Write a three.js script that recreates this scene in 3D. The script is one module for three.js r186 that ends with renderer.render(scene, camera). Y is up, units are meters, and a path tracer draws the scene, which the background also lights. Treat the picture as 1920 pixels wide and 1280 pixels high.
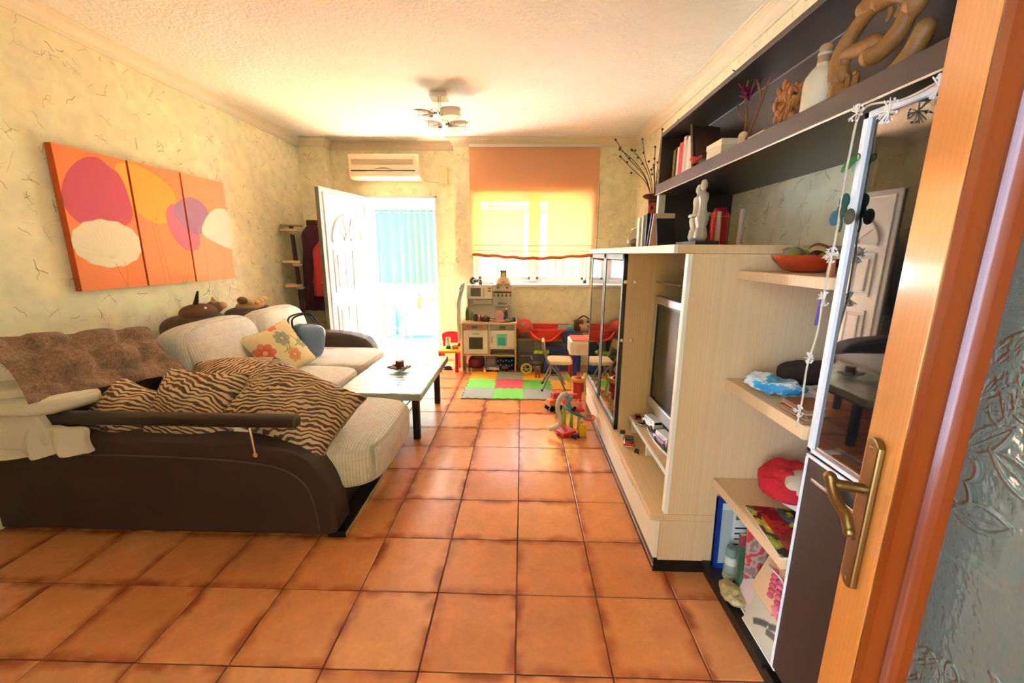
import * as THREE from 'three';
import { RoundedBoxGeometry } from 'three/addons/geometries/RoundedBoxGeometry.js';
import { mergeGeometries, mergeVertices } from 'three/addons/utils/BufferGeometryUtils.js';
import { ImprovedNoise } from 'three/addons/math/ImprovedNoise.js';

// ---------- camera, sky, sun, exposure ----------
const scene = new THREE.Scene();
const camera = new THREE.PerspectiveCamera(2 * Math.atan(640 / 765.76) * 180 / Math.PI, 1.5, 0.05, 200);
camera.position.set(0, 1.40466, 0);
camera.rotation.set(-0.2128685, 0.0237226, 0.00654032, 'YXZ');
const renderer = new THREE.WebGLRenderer({ antialias: true });
renderer.toneMapping = THREE.LinearToneMapping;
renderer.toneMappingExposure = 4.25;
renderer.shadowMap.enabled = true;
scene.background = new THREE.Color(0.78, 0.98, 1.36);
scene.backgroundIntensity = 6.5;
const sun = new THREE.DirectionalLight(new THREE.Color(0.68, 1.0, 1.35), 260);
sun.position.set(0.5, 8, -6.9);
sun.target.position.set(-0.3, 0, -5.9);
sun.castShadow = true;
sun.shadow.mapSize.set(2048, 2048);
Object.assign(sun.shadow.camera, { left: -6, right: 6, top: 6, bottom: -6, near: 0.5, far: 25 });
scene.add(sun, sun.target);

// ---------- helpers ----------
const V = (x, y, z) => new THREE.Vector3(x, y, z);
function rng(seed) { let s = seed >>> 0; return () => { s = (s + 0x6D2B79F5) >>> 0; let t = s; t = Math.imul(t ^ (t >>> 15), t | 1); t ^= t + Math.imul(t ^ (t >>> 7), t | 61); return ((t ^ (t >>> 14)) >>> 0) / 4294967296; }; }
const noiseGen = new ImprovedNoise();
function fbm(x, y, z, o = 4) { let a = 0, w = 0.5, f = 1; for (let i = 0; i < o; i++) { a += w * noiseGen.noise(x * f, y * f, z * f); w *= 0.5; f *= 2.03; } return a; }
const clamp = (v, a, b) => Math.min(b, Math.max(a, v));
const smooth = (a, b, x) => { const t = clamp((x - a) / (b - a), 0, 1); return t * t * (3 - 2 * t); };
const taken = {};
function numbered(n) { taken[n] = (taken[n] || 0) + 1; return taken[n] === 1 ? n : n + '_' + String(taken[n] - 1).padStart(3, '0'); }
function geo(parts) {
  let list = (Array.isArray(parts) ? parts : [parts]).map((g) => (g.index ? g.toNonIndexed() : g));
  if (list.length === 1) return list[0];
  const keep = ['position', 'normal', 'uv'];
  list = list.map((g) => { const h = new THREE.BufferGeometry(); for (const k of keep) if (g.attributes[k]) h.setAttribute(k, g.attributes[k]); if (!h.attributes.uv) h.setAttribute('uv', new THREE.BufferAttribute(new Float32Array(h.attributes.position.count * 2), 2)); return h; });
  return mergeGeometries(list);
}
function mesh(name, parts, mat, parent) {
  const m = new THREE.Mesh(Array.isArray(parts) ? geo(parts) : parts, mat);
  m.name = parent && parent !== scene ? name : numbered(name); m.castShadow = m.receiveShadow = true;
  (parent || scene).add(m); return m;
}
function tag(o, label, category, group) { o.userData.label = label; o.userData.category = category; if (group) o.userData.group = group; return o; }
function thing(name, label, category, p = [0, 0, 0], turn = 0, group) {
  const g = new THREE.Group(); g.name = numbered(name); scene.add(g); g.position.set(...p); g.rotation.y = turn; return tag(g, label, category, group);
}
function struct(name, parts, mat, label, parent) { const m = mesh(name, parts, mat, parent); if (!parent) m.userData.kind = 'structure'; if (label) m.userData.label = label; return m; }
function structGroup(name, label) { const g = new THREE.Group(); g.name = name; g.userData.kind = 'structure'; if (label) g.userData.label = label; scene.add(g); return g; }
// geometries (each returned already moved into place)
function uvBox(g, s = 1) { // box-projected uv in metres
  const ng = g.index ? g.toNonIndexed() : g, p = ng.attributes.position, n = ng.attributes.normal, uv = new Float32Array(p.count * 2);
  for (let i = 0; i < p.count; i++) {
    const ax = Math.abs(n.getX(i)), ay = Math.abs(n.getY(i)), az = Math.abs(n.getZ(i));
    let u, v; if (ax >= ay && ax >= az) { u = p.getZ(i); v = p.getY(i); } else if (ay >= az) { u = p.getX(i); v = p.getZ(i); } else { u = p.getX(i); v = p.getY(i); }
    uv[2 * i] = u * s; uv[2 * i + 1] = v * s;
  }
  ng.setAttribute('uv', new THREE.BufferAttribute(uv, 2)); return ng;
}
const BX = (x0, x1, y0, y1, z0, z1, r = 0) => { // box from extents, metre uv
  const w = Math.abs(x1 - x0), h = Math.abs(y1 - y0), d = Math.abs(z1 - z0);
  const g = r > 0 ? new RoundedBoxGeometry(w, h, d, 2, Math.min(r, w / 2.01, h / 2.01, d / 2.01)) : new THREE.BoxGeometry(w, h, d);
  g.translate((x0 + x1) / 2, (y0 + y1) / 2, (z0 + z1) / 2); return uvBox(g);
};
const CB = (w, h, d, p = [0, 0, 0], rot = [0, 0, 0], r = 0) => { // centred box, turned then moved
  const g = uvBox(r > 0 ? new RoundedBoxGeometry(w, h, d, 2, Math.min(r, w / 2.01, h / 2.01, d / 2.01)) : new THREE.BoxGeometry(w, h, d));
  g.rotateX(rot[0]); g.rotateY(rot[1]); g.rotateZ(rot[2]); g.translate(...p); return g;
};
const CYL = (r0, r1, h, p = [0, 0, 0], rot = [0, 0, 0], n = 20) => { const g = new THREE.CylinderGeometry(r0, r1, h, n); g.rotateX(rot[0]); g.rotateY(rot[1]); g.rotateZ(rot[2]); g.translate(...p); return g; };
const SPH = (r, p = [0, 0, 0], s = [1, 1, 1], n = 20) => { const g = new THREE.SphereGeometry(r, n, Math.round(n * 0.7)); g.scale(...s); g.computeVertexNormals(); g.translate(...p); return g; };
const TOR = (R, r, p = [0, 0, 0], rot = [0, 0, 0], arc = Math.PI * 2, n = 28) => { const g = new THREE.TorusGeometry(R, r, 8, n, arc); g.rotateX(rot[0]); g.rotateY(rot[1]); g.rotateZ(rot[2]); g.translate(...p); return g; };
const TUBE = (pts, r, seg = 40, rad = 8, closed = false) => new THREE.TubeGeometry(new THREE.CatmullRomCurve3(pts.map((p) => V(...p)), closed), seg, r, rad, closed);
const BAR = (a, b, r, n = 12) => { const A = V(...a), B = V(...b), d = B.clone().sub(A), g = new THREE.CylinderGeometry(r, r, d.length(), n); g.applyQuaternion(new THREE.Quaternion().setFromUnitVectors(V(0, 1, 0), d.normalize())); g.translate(...A.add(B).multiplyScalar(0.5).toArray()); return g; };
const LATHE = (prof, p = [0, 0, 0], n = 32) => { const g = new THREE.LatheGeometry(prof.map(([r, y]) => new THREE.Vector2(r, y)), n); g.translate(...p); return g; };
function shapeOf(pts) { const s = new THREE.Shape(); pts.forEach(([x, y], i) => (i ? s.lineTo(x, y) : s.moveTo(x, y))); s.closePath(); return s; }
const EXT = (shape, depth, bevel = 0, seg = 2, curve = 16) => new THREE.ExtrudeGeometry(shape, { depth: depth - 2 * bevel, bevelEnabled: bevel > 0, bevelSize: bevel, bevelThickness: bevel, bevelOffset: -bevel, bevelSegments: seg, curveSegments: curve }).translate(0, 0, bevel);
const AT = (g, p = [0, 0, 0], rot = [0, 0, 0], s) => { if (s) g.scale(...(Array.isArray(s) ? s : [s, s, s])); g.rotateX(rot[0]); g.rotateY(rot[1]); g.rotateZ(rot[2]); g.translate(...p); return g; };
const xyz = (g, f) => { const p = g.attributes.position; for (let i = 0; i < p.count; i++) { const q = f(p.getX(i), p.getY(i), p.getZ(i), i); p.setXYZ(i, q[0], q[1], q[2]); } g.computeVertexNormals(); return g; };

// textures
function pixels(w, h, f, srgb = true) {
  const d = new Uint8Array(w * h * 4);
  for (let y = 0; y < h; y++) for (let x = 0; x < w; x++) { const c = f(x / w, y / h, x, y), i = 4 * (y * w + x); d[i] = clamp(c[0], 0, 255); d[i + 1] = clamp(c[1], 0, 255); d[i + 2] = clamp(c[2], 0, 255); d[i + 3] = 255; }
  const t = new THREE.DataTexture(d, w, h); t.wrapS = t.wrapT = THREE.RepeatWrapping; t.magFilter = THREE.LinearFilter; t.minFilter = THREE.LinearMipmapLinearFilter; t.generateMipmaps = true;
  if (srgb) t.colorSpace = THREE.SRGBColorSpace; t.needsUpdate = true; return t;
}
function painted(w, h, draw, srgb = true) {
  const c = document.createElement('canvas'); c.width = w; c.height = h; draw(c.getContext('2d'), w, h);
  const t = new THREE.CanvasTexture(c); t.wrapS = t.wrapT = THREE.RepeatWrapping; if (srgb) t.colorSpace = THREE.SRGBColorSpace; return t;
}
// noise that repeats over 0..1: value noise on a wrapped lattice
const lattice = (() => { const r = rng(77), a = new Float32Array(4096); for (let i = 0; i < 4096; i++) a[i] = r() * 2 - 1; return a; })();
function loopNoise(u, v, f, o, z = 0) {
  let a = 0, w = 0.5, n = Math.max(2, Math.round(f));
  for (let k = 0; k < o; k++, w *= 0.5, n *= 2) {
    const x = u * n, y = v * n, x0 = Math.floor(x), y0 = Math.floor(y), tx = x - x0, ty = y - y0, sx = tx * tx * (3 - 2 * tx), sy = ty * ty * (3 - 2 * ty);
    const h = (i, j) => lattice[(Math.imul(((i % n) + n) % n + 1, 374761) + Math.imul(((j % n) + n) % n + 1, 668265) + Math.imul(k + 1 + Math.round(z) * 7, 97531)) >>> 3 & 4095];
    a += w * ((h(x0, y0) * (1 - sx) + h(x0 + 1, y0) * sx) * (1 - sy) + (h(x0, y0 + 1) * (1 - sx) + h(x0 + 1, y0 + 1) * sx) * sy);
  }
  return a;
}
const rep = (t, x, y) => { t.repeat.set(x, y); return t; };
const mat = (color, rough = 0.6, extra = {}) => new THREE.MeshStandardMaterial({ color, roughness: rough, ...extra });
const phys = (color, rough, extra) => new THREE.MeshPhysicalMaterial({ color, roughness: rough, ...extra });

// ---------- materials of the house ----------
function wallPaint(seed, base) {
  const r = rng(seed), N = 1024, strokes = [];
  for (let k = 0; k < 230; k++) { // sparse dark scratches of a rustic trowelled plaster, in loose clusters
    let x = r(), y = r(), a = r() * 6.28; const n = 2 + Math.floor(r() * 8), pts = [[x, y]], w = 0.4 + r() * 1.1, al = 0.15 + r() * 0.4;
    for (let i = 0; i < n; i++) { a += (r() - 0.5) * 1.5; const l = 0.003 + r() * 0.008; x += Math.cos(a) * l; y += Math.sin(a) * l; pts.push([x, y]); }
    strokes.push({ pts, w, al }); if (r() < 0.5) for (let j = 0; j < 4; j++) { const q = pts[Math.floor(r() * pts.length)]; const b = r() * 6.28, l = 0.008 + r() * 0.02; strokes.push({ pts: [q, [q[0] + Math.cos(b) * l, q[1] + Math.sin(b) * l]], w: 0.5 + r(), al: al * 0.7 }); }
  }
  const patch = pixels(256, 256, (u, v) => { const n = loopNoise(u, v, 9, 5, seed), m = loopNoise(u, v, 26, 3, seed + 3); const k = 1 + n * 0.07 + m * 0.06; return [base[0] * k, base[1] * (k - n * 0.02), base[2] * (k - 0.04 - n * 0.05)]; });
  const draw = (bump) => (c, W, H) => {
    const img = c.createImageData(W, H), src = patch.image.data;
    for (let y = 0; y < H; y++) for (let x = 0; x < W; x++) { const i = 4 * (y * W + x), fx = x / 4, fy = y / 4, x0 = Math.floor(fx), y0 = Math.floor(fy), tx = fx - x0, ty = fy - y0; for (let k = 0; k < 3; k++) { const g = (a, b) => src[4 * ((b & 255) * 256 + (a & 255)) + k]; img.data[i + k] = bump ? 150 : g(x0, y0) * (1 - tx) * (1 - ty) + g(x0 + 1, y0) * tx * (1 - ty) + g(x0, y0 + 1) * (1 - tx) * ty + g(x0 + 1, y0 + 1) * tx * ty; } img.data[i + 3] = 255; }
    c.putImageData(img, 0, 0); c.lineCap = 'round';
    for (const s of strokes) for (const ox of [-1, 0, 1]) for (const oy of [-1, 0, 1]) { c.strokeStyle = bump ? `rgba(40,40,40,${s.al})` : `rgba(112,88,40,${s.al})`; c.lineWidth = s.w * 1.6; c.beginPath(); s.pts.forEach(([x, y], i) => (i ? c.lineTo((x + ox) * W, (y + oy) * H) : c.moveTo((x + ox) * W, (y + oy) * H))); c.stroke(); }
  };
  const map = rep(painted(N, N, draw(false)), 0.55, 0.55), bump = rep(painted(N, N, draw(true), false), 0.55, 0.55);
  return mat(0xffffff, 0.75, { map, bumpMap: bump, bumpScale: 0.003 });
}
const M = {};
M.wall = wallPaint(11, [250, 242, 208]);
M.ceil = mat(0xf9f5ea, 0.9, { bumpMap: rep(pixels(512, 512, (u, v, x, y) => { const n = loopNoise(u, v, 60, 3, 2); const k = 140 + n * 190; return [k, k, k]; }, false), 1.1, 1.1), bumpScale: 0.006 });
M.crown = mat(0xf3e4c4, 0.55);
M.white = mat(0xf4f2ec, 0.35);
M.upvc = mat(0xe2e6ee, 0.22);
M.grout = mat(0x6b3a26, 0.9);
M.yellowWall = mat(0xf7d23c, 0.8);
M.glass = phys(0xffffff, 0.02, { transmission: 1, thickness: 0, ior: 1.45 });
M.chrome = mat(0xd8d8d8, 0.15, { metalness: 1 });
M.black = mat(0x0e0d0d, 0.4);
// ---------- room shell ----------
const XL = -2.664, XR = 1.335, ZB = -5.1, ZR = -5.3, ZO = -5.52, ZF = 0.16, HC = 2.70;
struct('wall_left', BX(XL - 0.15, XL, -0.1, HC + 0.1, ZO, ZF + 1.6), M.wall, 'cream plaster wall with scratch marks behind the sofa');
struct('wall_right', BX(XR, XR + 0.15, -0.1, HC + 0.1, ZO, ZF + 1.6), M.wall, 'cream plaster wall behind the wall unit');
{
  const W = new THREE.Shape(); W.moveTo(-0.818, 0); W.lineTo(XR, 0); W.lineTo(XR, HC); W.lineTo(-0.818, HC); W.closePath();
  const h = new THREE.Path(); h.moveTo(-0.60, 1.03); h.lineTo(-0.60, 2.10); h.lineTo(0.82, 2.10); h.lineTo(0.82, 1.03); h.closePath(); W.holes.push(h);
  struct('wall_back', uvBox(AT(EXT(W, ZB - ZO), [0, 0, ZO])), M.wall, 'cream plaster wall round the window');
  const R = new THREE.Shape(); R.moveTo(-2.357, 0); R.lineTo(-1.985, 0); R.lineTo(-1.985, 2.09); R.lineTo(-1.072, 2.09); R.lineTo(-1.072, 0); R.lineTo(-0.818, 0); R.lineTo(-0.818, HC); R.lineTo(-2.357, HC); R.closePath();
  struct('wall_entrance', uvBox(AT(EXT(R, ZR - ZO), [0, 0, ZO])), M.wall, 'recessed plaster wall round the open front door');
  struct('wall_corner', BX(XL, -2.357, 0, HC, ZO, ZB), M.wall, 'plaster pier in the corner beside the open front door');
  const F = new THREE.Shape(); F.moveTo(XL, 0); F.lineTo(-0.52, 0); F.lineTo(-0.52, 2.06); F.lineTo(0.36, 2.06); F.lineTo(0.36, 0); F.lineTo(XR, 0); F.lineTo(XR, HC); F.lineTo(XL, HC); F.closePath();
  struct('wall_front', uvBox(AT(EXT(F, 0.12), [0, 0, ZF])), M.wall, 'plaster wall with the inner doorway');
  struct('wall_hall', [BX(-1.2, 1.2, 0, HC, ZF + 1.5, ZF + 1.6)], M.wall, 'plaster wall of the hall');
}
struct('ceiling', BX(XL - 0.1, XR + 0.1, HC, HC + 0.12, ZO, ZF + 1.6), M.ceil, 'cream textured ceiling');
// crown moulding: stepped cove swept along each wall run
{
  const prof = [[0, -0.088], [0.012, -0.088], [0.014, -0.074], [0.02, -0.07], [0.026, -0.052], [0.04, -0.034], [0.058, -0.022], [0.066, -0.02], [0.068, -0.012], [0.082, -0.010], [0.084, 0], [0, 0]];
  const runs = [['trim_1', XL, 0.15, XL, ZB, 1, 0], ['trim_2', XL, ZB, -2.357, ZB, 0, 1], ['trim_3', -2.357, ZR, -0.818, ZR, 0, 1], ['trim_4', -0.818, ZB, XR, ZB, 0, 1], ['trim_5', XR, ZB, XR, 0.15, -1, 0], ['trim_6', -2.357, ZR, -2.357, ZB, 1, 0]];
  for (const [name, x0, z0, x1, z1, nx, nz] of runs) {
    const L = Math.hypot(x1 - x0, z1 - z0), ext = name === 'trim_6' ? 0 : 0;
    const sh = shapeOf(prof), g = new THREE.ExtrudeGeometry(sh, { depth: L, bevelEnabled: false });
    // local x -> wall normal, y up, z -> along the wall; mitre the ends by the reach from the wall
    const d = V((x1 - x0) / L, 0, (z1 - z0) / L), p = g.attributes.position;
    const mit = { trim_1: [0, 1], trim_2: [1, -1], trim_3: [1, -1], trim_4: [-1, 1], trim_5: [1, 0], trim_6: [1, -1] }[name];
    for (let i = 0; i < p.count; i++) { const a = p.getX(i), y = p.getY(i); let t = p.getZ(i); t = t < L / 2 ? mit[0] * a : L - mit[1] * a; p.setXYZ(i, x0 + d.x * t + nx * a, HC + y, z0 + d.z * t + nz * a); }
    g.computeVertexNormals(); struct(name, g, M.crown, 'moulded cream cornice along the ceiling');
  }
}
// ---------- floor: terracotta tiles, each one its own piece ----------
const T = 0.333, GX = -0.0076708, GZ = -1.124189;
function tileTexture(seed, tones = [[230, 150, 92], [224, 142, 84], [234, 158, 102], [218, 136, 80]]) {
  const r = rng(seed), sides = [r() * 0.9, r() * 0.9, r() * 0.9, r() * 0.9].map((v) => (v < 0.25 ? 0 : v)), base = tones[seed % 4], gx = r() * 9;
  return pixels(192, 192, (u, v) => {
    const n = fbm(u * 3 + gx, v * 3, seed, 5), m = fbm(u * 16, v * 16, seed + 5, 3), w = 0.15 + n * 0.16;
    // burnt, darker clay in ragged patches at some of the edges, as the fired tiles have
    const e = [u, 1 - u, v, 1 - v].reduce((a, q, i) => Math.max(a, sides[i] * smooth(w + 0.1 * fbm((i < 2 ? v : u) * 4, i, seed, 2), 0, q) * smooth(-0.35, 0.25, fbm((i < 2 ? v : u) * 2.3 + i * 7, 3, seed, 3))), 0);
    const k = 1 + n * 0.1 + m * 0.05, q = clamp(e * 1.3, 0, 0.85);
    return [(base[0] * (1 - q) + 150 * q) * k, (base[1] * (1 - q) + 70 * q) * k, (base[2] * (1 - q) + 38 * q) * k];
  });
}
const tileMats = Array.from({ length: 12 }, (_, i) => phys(0xffffff, 0.26, { map: tileTexture(31 + i) }));
const tileShape = new THREE.Shape(); { const a = T / 2 - 0.0022; tileShape.moveTo(-a, -a); tileShape.lineTo(a, -a); tileShape.lineTo(a, a); tileShape.lineTo(-a, a); tileShape.closePath(); }
const tileGeo = (() => { const g = EXT(tileShape, 0.012, 0.0025, 1); g.rotateX(-Math.PI / 2); g.translate(0, -0.012, 0); const p = g.attributes.position, uv = new Float32Array(p.count * 2); for (let i = 0; i < p.count; i++) { uv[2 * i] = p.getX(i) / T + 0.5; uv[2 * i + 1] = p.getZ(i) / T + 0.5; } g.setAttribute('uv', new THREE.BufferAttribute(uv, 2)); return g; })();
function layTiles(floor, x0, x1, z0, z1, seed, mats = tileMats) {
  const r = rng(seed);
  for (let j = Math.floor((GZ - z1) / T); GZ - j * T > z0 - T; j++) for (let i = Math.floor((x0 - GX) / T); GX + i * T < x1; i++) {
    const cx = GX + (i + 0.5) * T, cz = GZ - (j + 0.5) * T, k = Math.floor(r() * 12), q = Math.floor(r() * 4), dy = (r() - 0.5) * 0.0008, tilt = (r() - 0.5) * 0.002;
    const lx = cx - T / 2, hx = cx + T / 2, lz = cz - T / 2, hz = cz + T / 2;
    if (hx <= x0 + 0.01 || lx >= x1 - 0.01 || hz <= z0 + 0.01 || lz >= z1 - 0.01) continue;
    let g = tileGeo;
    if (lx < x0 || hx > x1 || lz < z0 || hz > z1) { // cut tile at a wall
      g = tileGeo.clone(); const p = g.attributes.position; for (let n = 0; n < p.count; n++) p.setXYZ(n, clamp(p.getX(n), x0 + 0.001 - cx, x1 - 0.001 - cx), p.getY(n), clamp(p.getZ(n), z0 + 0.001 - cz, z1 - 0.001 - cz));
    }
    const m = new THREE.Mesh(g, mats[k]); m.name = 'tile'; m.castShadow = m.receiveShadow = true; m.position.set(cx, dy, cz); if (g === tileGeo) m.rotation.set(tilt, q * Math.PI / 2, tilt); floor.add(m);
  }
}
{
  const f = structGroup('floor', 'glazed terracotta tile floor'); mesh('bed', BX(XL - 0.1, XR + 0.1, -0.12, -0.0045, ZR, ZF + 1.6), M.grout, f);
  layTiles(f, XL, XR, ZR, 0.5, 5);
}
// ---------- front doorway frame ----------
{
  const d = structGroup('door_1', 'white front door opening');
  mesh('frame', [BX(-1.985, -1.955, 0, 2.09, ZO + 0.03, ZR + 0.012, 0.004), BX(-1.102, -1.072, 0, 2.09, ZO + 0.03, ZR + 0.012, 0.004), BX(-1.985, -1.072, 2.06, 2.09, ZO + 0.03, ZR + 0.012, 0.004)], M.upvc, d);
  mesh('threshold', BX(-1.985, -1.072, -0.05, 0.004, ZO, ZR), tileMats[3], d);
}
// ---------- window ----------
{
  const w = structGroup('window_1', 'white sliding window with iron bars outside'); const z = -5.33;
  mesh('window_frame', [BX(-0.6, 0.82, 1.03, 1.075, z - 0.03, z + 0.03, 0.004), BX(-0.6, 0.82, 2.06, 2.1, z - 0.03, z + 0.03, 0.004), BX(-0.6, -0.56, 1.03, 2.1, z - 0.03, z + 0.03, 0.004), BX(0.78, 0.82, 1.03, 2.1, z - 0.03, z + 0.03, 0.004), BX(0.10, 0.175, 1.05, 2.08, z - 0.025, z + 0.035, 0.004)], M.upvc, w);
  for (const [a, b] of [[-0.56, 0.10], [0.175, 0.78]]) { const s = mesh('sash', [BX(a, b, 1.07, 1.11, z - 0.015, z + 0.015, 0.003), BX(a, b, 2.03, 2.06, z - 0.015, z + 0.015, 0.003), BX(a, a + 0.03, 1.07, 2.06, z - 0.015, z + 0.015, 0.003), BX(b - 0.03, b, 1.07, 2.06, z - 0.015, z + 0.015, 0.003)], M.upvc, w); mesh('pane', BX(a + 0.03, b - 0.03, 1.11, 2.03, z - 0.002, z + 0.002), M.glass, s); }
  mesh('window_sill', BX(-0.62, 0.84, 1.0, 1.032, z, ZB + 0.035, 0.006), M.white, w);
  const iron = mat(0x4a4038, 0.5, { metalness: 0.6 }), zb = -5.47; 
  for (let i = 0; i < 13; i++) { const x = -0.54 + i * 0.108; mesh('bar', BAR([x, 1.03, zb], [x, 1.99, zb], 0.0055, 8), iron, w); }
  for (const y of [1.06, 1.42, 1.99]) mesh('crossbar', BX(-0.6, 0.82, y - 0.005, y + 0.005, zb - 0.008, zb + 0.008), iron, w);
  for (const [x, s] of [[-0.25, 1], [0.48, -1]]) mesh('scroll', TUBE([[x - s * 0.24, 2.0, zb], [x - s * 0.22, 2.06, zb], [x - s * 0.16, 2.07, zb], [x - s * 0.17, 2.03, zb], [x - s * 0.05, 2.0, zb], [x + s * 0.1, 2.05, zb], [x + s * 0.22, 2.06, zb], [x + s * 0.23, 2.01, zb]], 0.005, 50, 6), iron, w);
}
// ---------- glazed veranda beyond the door ----------
const VZ = -7.12, VX0 = -4.3, VX1 = 3.2;
{
  const f = structGroup('floor_veranda', 'terracotta tile floor of the veranda'); mesh('bed', BX(VX0, VX1, -0.12, -0.0045, VZ - 0.2, ZO), M.grout, f); layTiles(f, -3.0, 1.2, VZ, ZO, 9);
  struct('floor_veranda_side', [BX(VX0, -3.0, -0.02, 0, VZ, ZO), BX(1.2, VX1, -0.02, 0, VZ, ZO)], tileMats[0], 'terracotta floor at the ends of the veranda');
  struct('ceiling_veranda', [BX(VX0 - 0.1, VX1 + 0.1, 2.62, 2.72, -5.72, ZO), BX(VX0 - 0.1, VX1 + 0.1, 2.62, 2.72, VZ - 0.25, -6.42), BX(VX0 - 0.1, -2.3, 2.62, 2.72, -6.42, -5.72), BX(1.2, VX1 + 0.1, 2.62, 2.72, -6.42, -5.72)], M.white, 'white veranda ceiling');
  const sk = structGroup('window_3', 'unseen glazed roof strip added to let sun onto the veranda floor'); for (let k = 0; k < 4; k++) { const a = -2.3 + k * 0.875; mesh('pane', BX(a + 0.02, a + 0.855, 2.66, 2.666, -6.42, -5.72), M.glass, sk); mesh('glazing_bar', BX(a + 0.855, a + 0.895, 2.62, 2.7, -6.42, -5.72), M.upvc, sk); }  // unseen roof opening, added so the sun lights a patch of veranda floor
  struct('wall_veranda_left', BX(VX0 - 0.15, VX0, -0.1, 2.7, VZ - 0.2, ZO), M.yellowWall, 'yellow veranda end wall');
  struct('wall_veranda_right', BX(VX1, VX1 + 0.15, -0.1, 2.7, VZ - 0.2, ZO), M.yellowWall, 'yellow veranda end wall');
  struct('wall_veranda_front', BX(VX0, VX1, -0.1, 0.66, VZ - 0.15, VZ, 0), M.yellowWall, 'low yellow veranda parapet');
  struct('wall_veranda_beam', BX(VX0, VX1, 2.42, 2.7, VZ - 0.15, VZ, 0), M.yellowWall, 'yellow beam over the veranda windows');
  struct('wall_partition', BX(-2.22, -2.12, 0, 2.62, -6.05, ZO), M.white, 'short white partition beside the front door');
  struct('wall_veranda_solid', BX(0.42, VX1, 0.66, 2.42, VZ - 0.15, VZ), M.yellowWall, 'yellow veranda wall seen through the barred window');
  const w = structGroup('window_2', 'white framed veranda glazing');
  for (let k = 0; k <= 6; k++) { const x = VX0 + (VX1 - VX0) * k / 6; mesh('mullion', BX(x - 0.035, x + 0.035, 0.66, 2.42, VZ - 0.1, VZ - 0.04, 0.004), M.upvc, w); }
  for (const y of [0.66, 0.9, 2.09, 2.42]) mesh('rail', BX(VX0, VX1, y - 0.03, y + 0.03, VZ - 0.1, VZ - 0.04, 0.004), M.upvc, w);
}
const XU = XR - 0.004;
// ---------- wall unit ----------
function woodTexture(seed, a, b, grain = 60, along = true, W = 512, H = 512) {
  return pixels(W, H, (u, v) => {
    const p = along ? u : v, q = along ? v : u, n = loopNoise(p, q, 4, 3, seed) * 0.35;
    const fine = lattice[Math.floor(((p + n * 0.012) * grain * 6 + 4096) % 4096)] * 0.5 + lattice[Math.floor(((p + n * 0.02) * grain * 1.7 + 900 + 4096) % 4096)] * 0.5;
    const dash = loopNoise(p * 1, q, 128, 1, seed + 1) * 0.3, k = clamp(0.5 + 0.32 * fine + n * 0.7 + dash * 0.35, 0, 1);
    return [a[0] + (b[0] - a[0]) * k, a[1] + (b[1] - a[1]) * k, a[2] + (b[2] - a[2]) * k];
  });
}
M.oak = mat(0xffffff, 0.5, { map: rep(woodTexture(3, [220, 184, 136], [238, 206, 160]), 1.6, 0.8) });        // grain runs up (v)
M.oakFlat = mat(0xffffff, 0.45, { map: rep(woodTexture(4, [218, 180, 128], [236, 202, 152], 60, true), 1.6, 0.8) }); // grain runs along z
M.cream = mat(0xf3e6c6, 0.38);
M.edge = mat(0xf6efdc, 0.35);
M.wenge = phys(0xffffff, 0.42, { map: rep(woodTexture(6, [42, 32, 27], [60, 47, 40], 90), 2, 1), clearcoat: 0.15, clearcoatRoughness: 0.3 });
M.smoked = phys(0x101214, 0.03, { ior: 1.95, clearcoat: 1, clearcoatRoughness: 0.02 });
M.steel = mat(0xc9c9c6, 0.25, { metalness: 0.9 });
{ // low drawer base
  const t = thing('drawer_unit', 'long low cream and oak drawer base under the television', 'cabinet', [0.6, 0, -1.6]), X = -0.6, Z = 1.6;
  const o = (g) => g.translate(X, 0, Z);
  mesh('plinth', o(BX(0.605, XU, 0, 0.065, -3.6, -1.605, 0.002)), M.black, t);
  mesh('body', o(BX(0.62, XU, 0.065, 0.262, -3.6, -1.6, 0.001)), M.oak, t);
  for (const [a, b] of [[-3.6, -2.606], [-2.6, -1.605]]) {
    const d = mesh('drawer', o(BX(0.6, 0.619, 0.072, 0.258, a, b, 0.002)), M.cream, t);
    mesh('handle_slot', o(BX(0.5985, 0.602, 0.205, 0.213, (a + b) / 2 - 0.14, (a + b) / 2 + 0.14)), mat(0xb9a06a, 0.5), d);
  }
  mesh('top_board', o(BX(0.573, XU, 0.262, 0.295, -3.65, -1.6, 0.003)), M.oakFlat, t);
  mesh('metal_strip', o(BX(0.602, 0.606, 0.03, 0.04, -3.6, -1.605)), M.steel, t);
}
{ // upright panel next to the television
  const t = thing('upright_panel', 'tall oak upright panel standing on the drawer base beside the television', 'panel', [0.65, 0.295, -1.615]), o = (g) => g.translate(-0.65, -0.295, 1.615);
  mesh('board', o(BX(0.648, XU, 0.296, 1.407, -1.63, -1.6, 0.001)), M.oak, t);
  mesh('edge_band', o(BX(0.630, 0.648, 0.296, 1.407, -1.63, -1.6, 0.002)), M.edge, t);
}
{ // top board
  const t = thing('top_shelf', 'long oak top board with cream front edge over the television niche', 'shelf', [0.6, 1.408, -2.6]), o = (g) => g.translate(-0.6, -1.408, 2.6);
  mesh('board', o(BX(0.59, XU, 1.408, 1.441, -3.62, -1.6, 0.002)), M.oakFlat, t);
  mesh('edge_band', o(BX(0.574, 0.59, 1.408, 1.441, -3.62, -1.602, 0.002)), M.edge, t);
}
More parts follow.
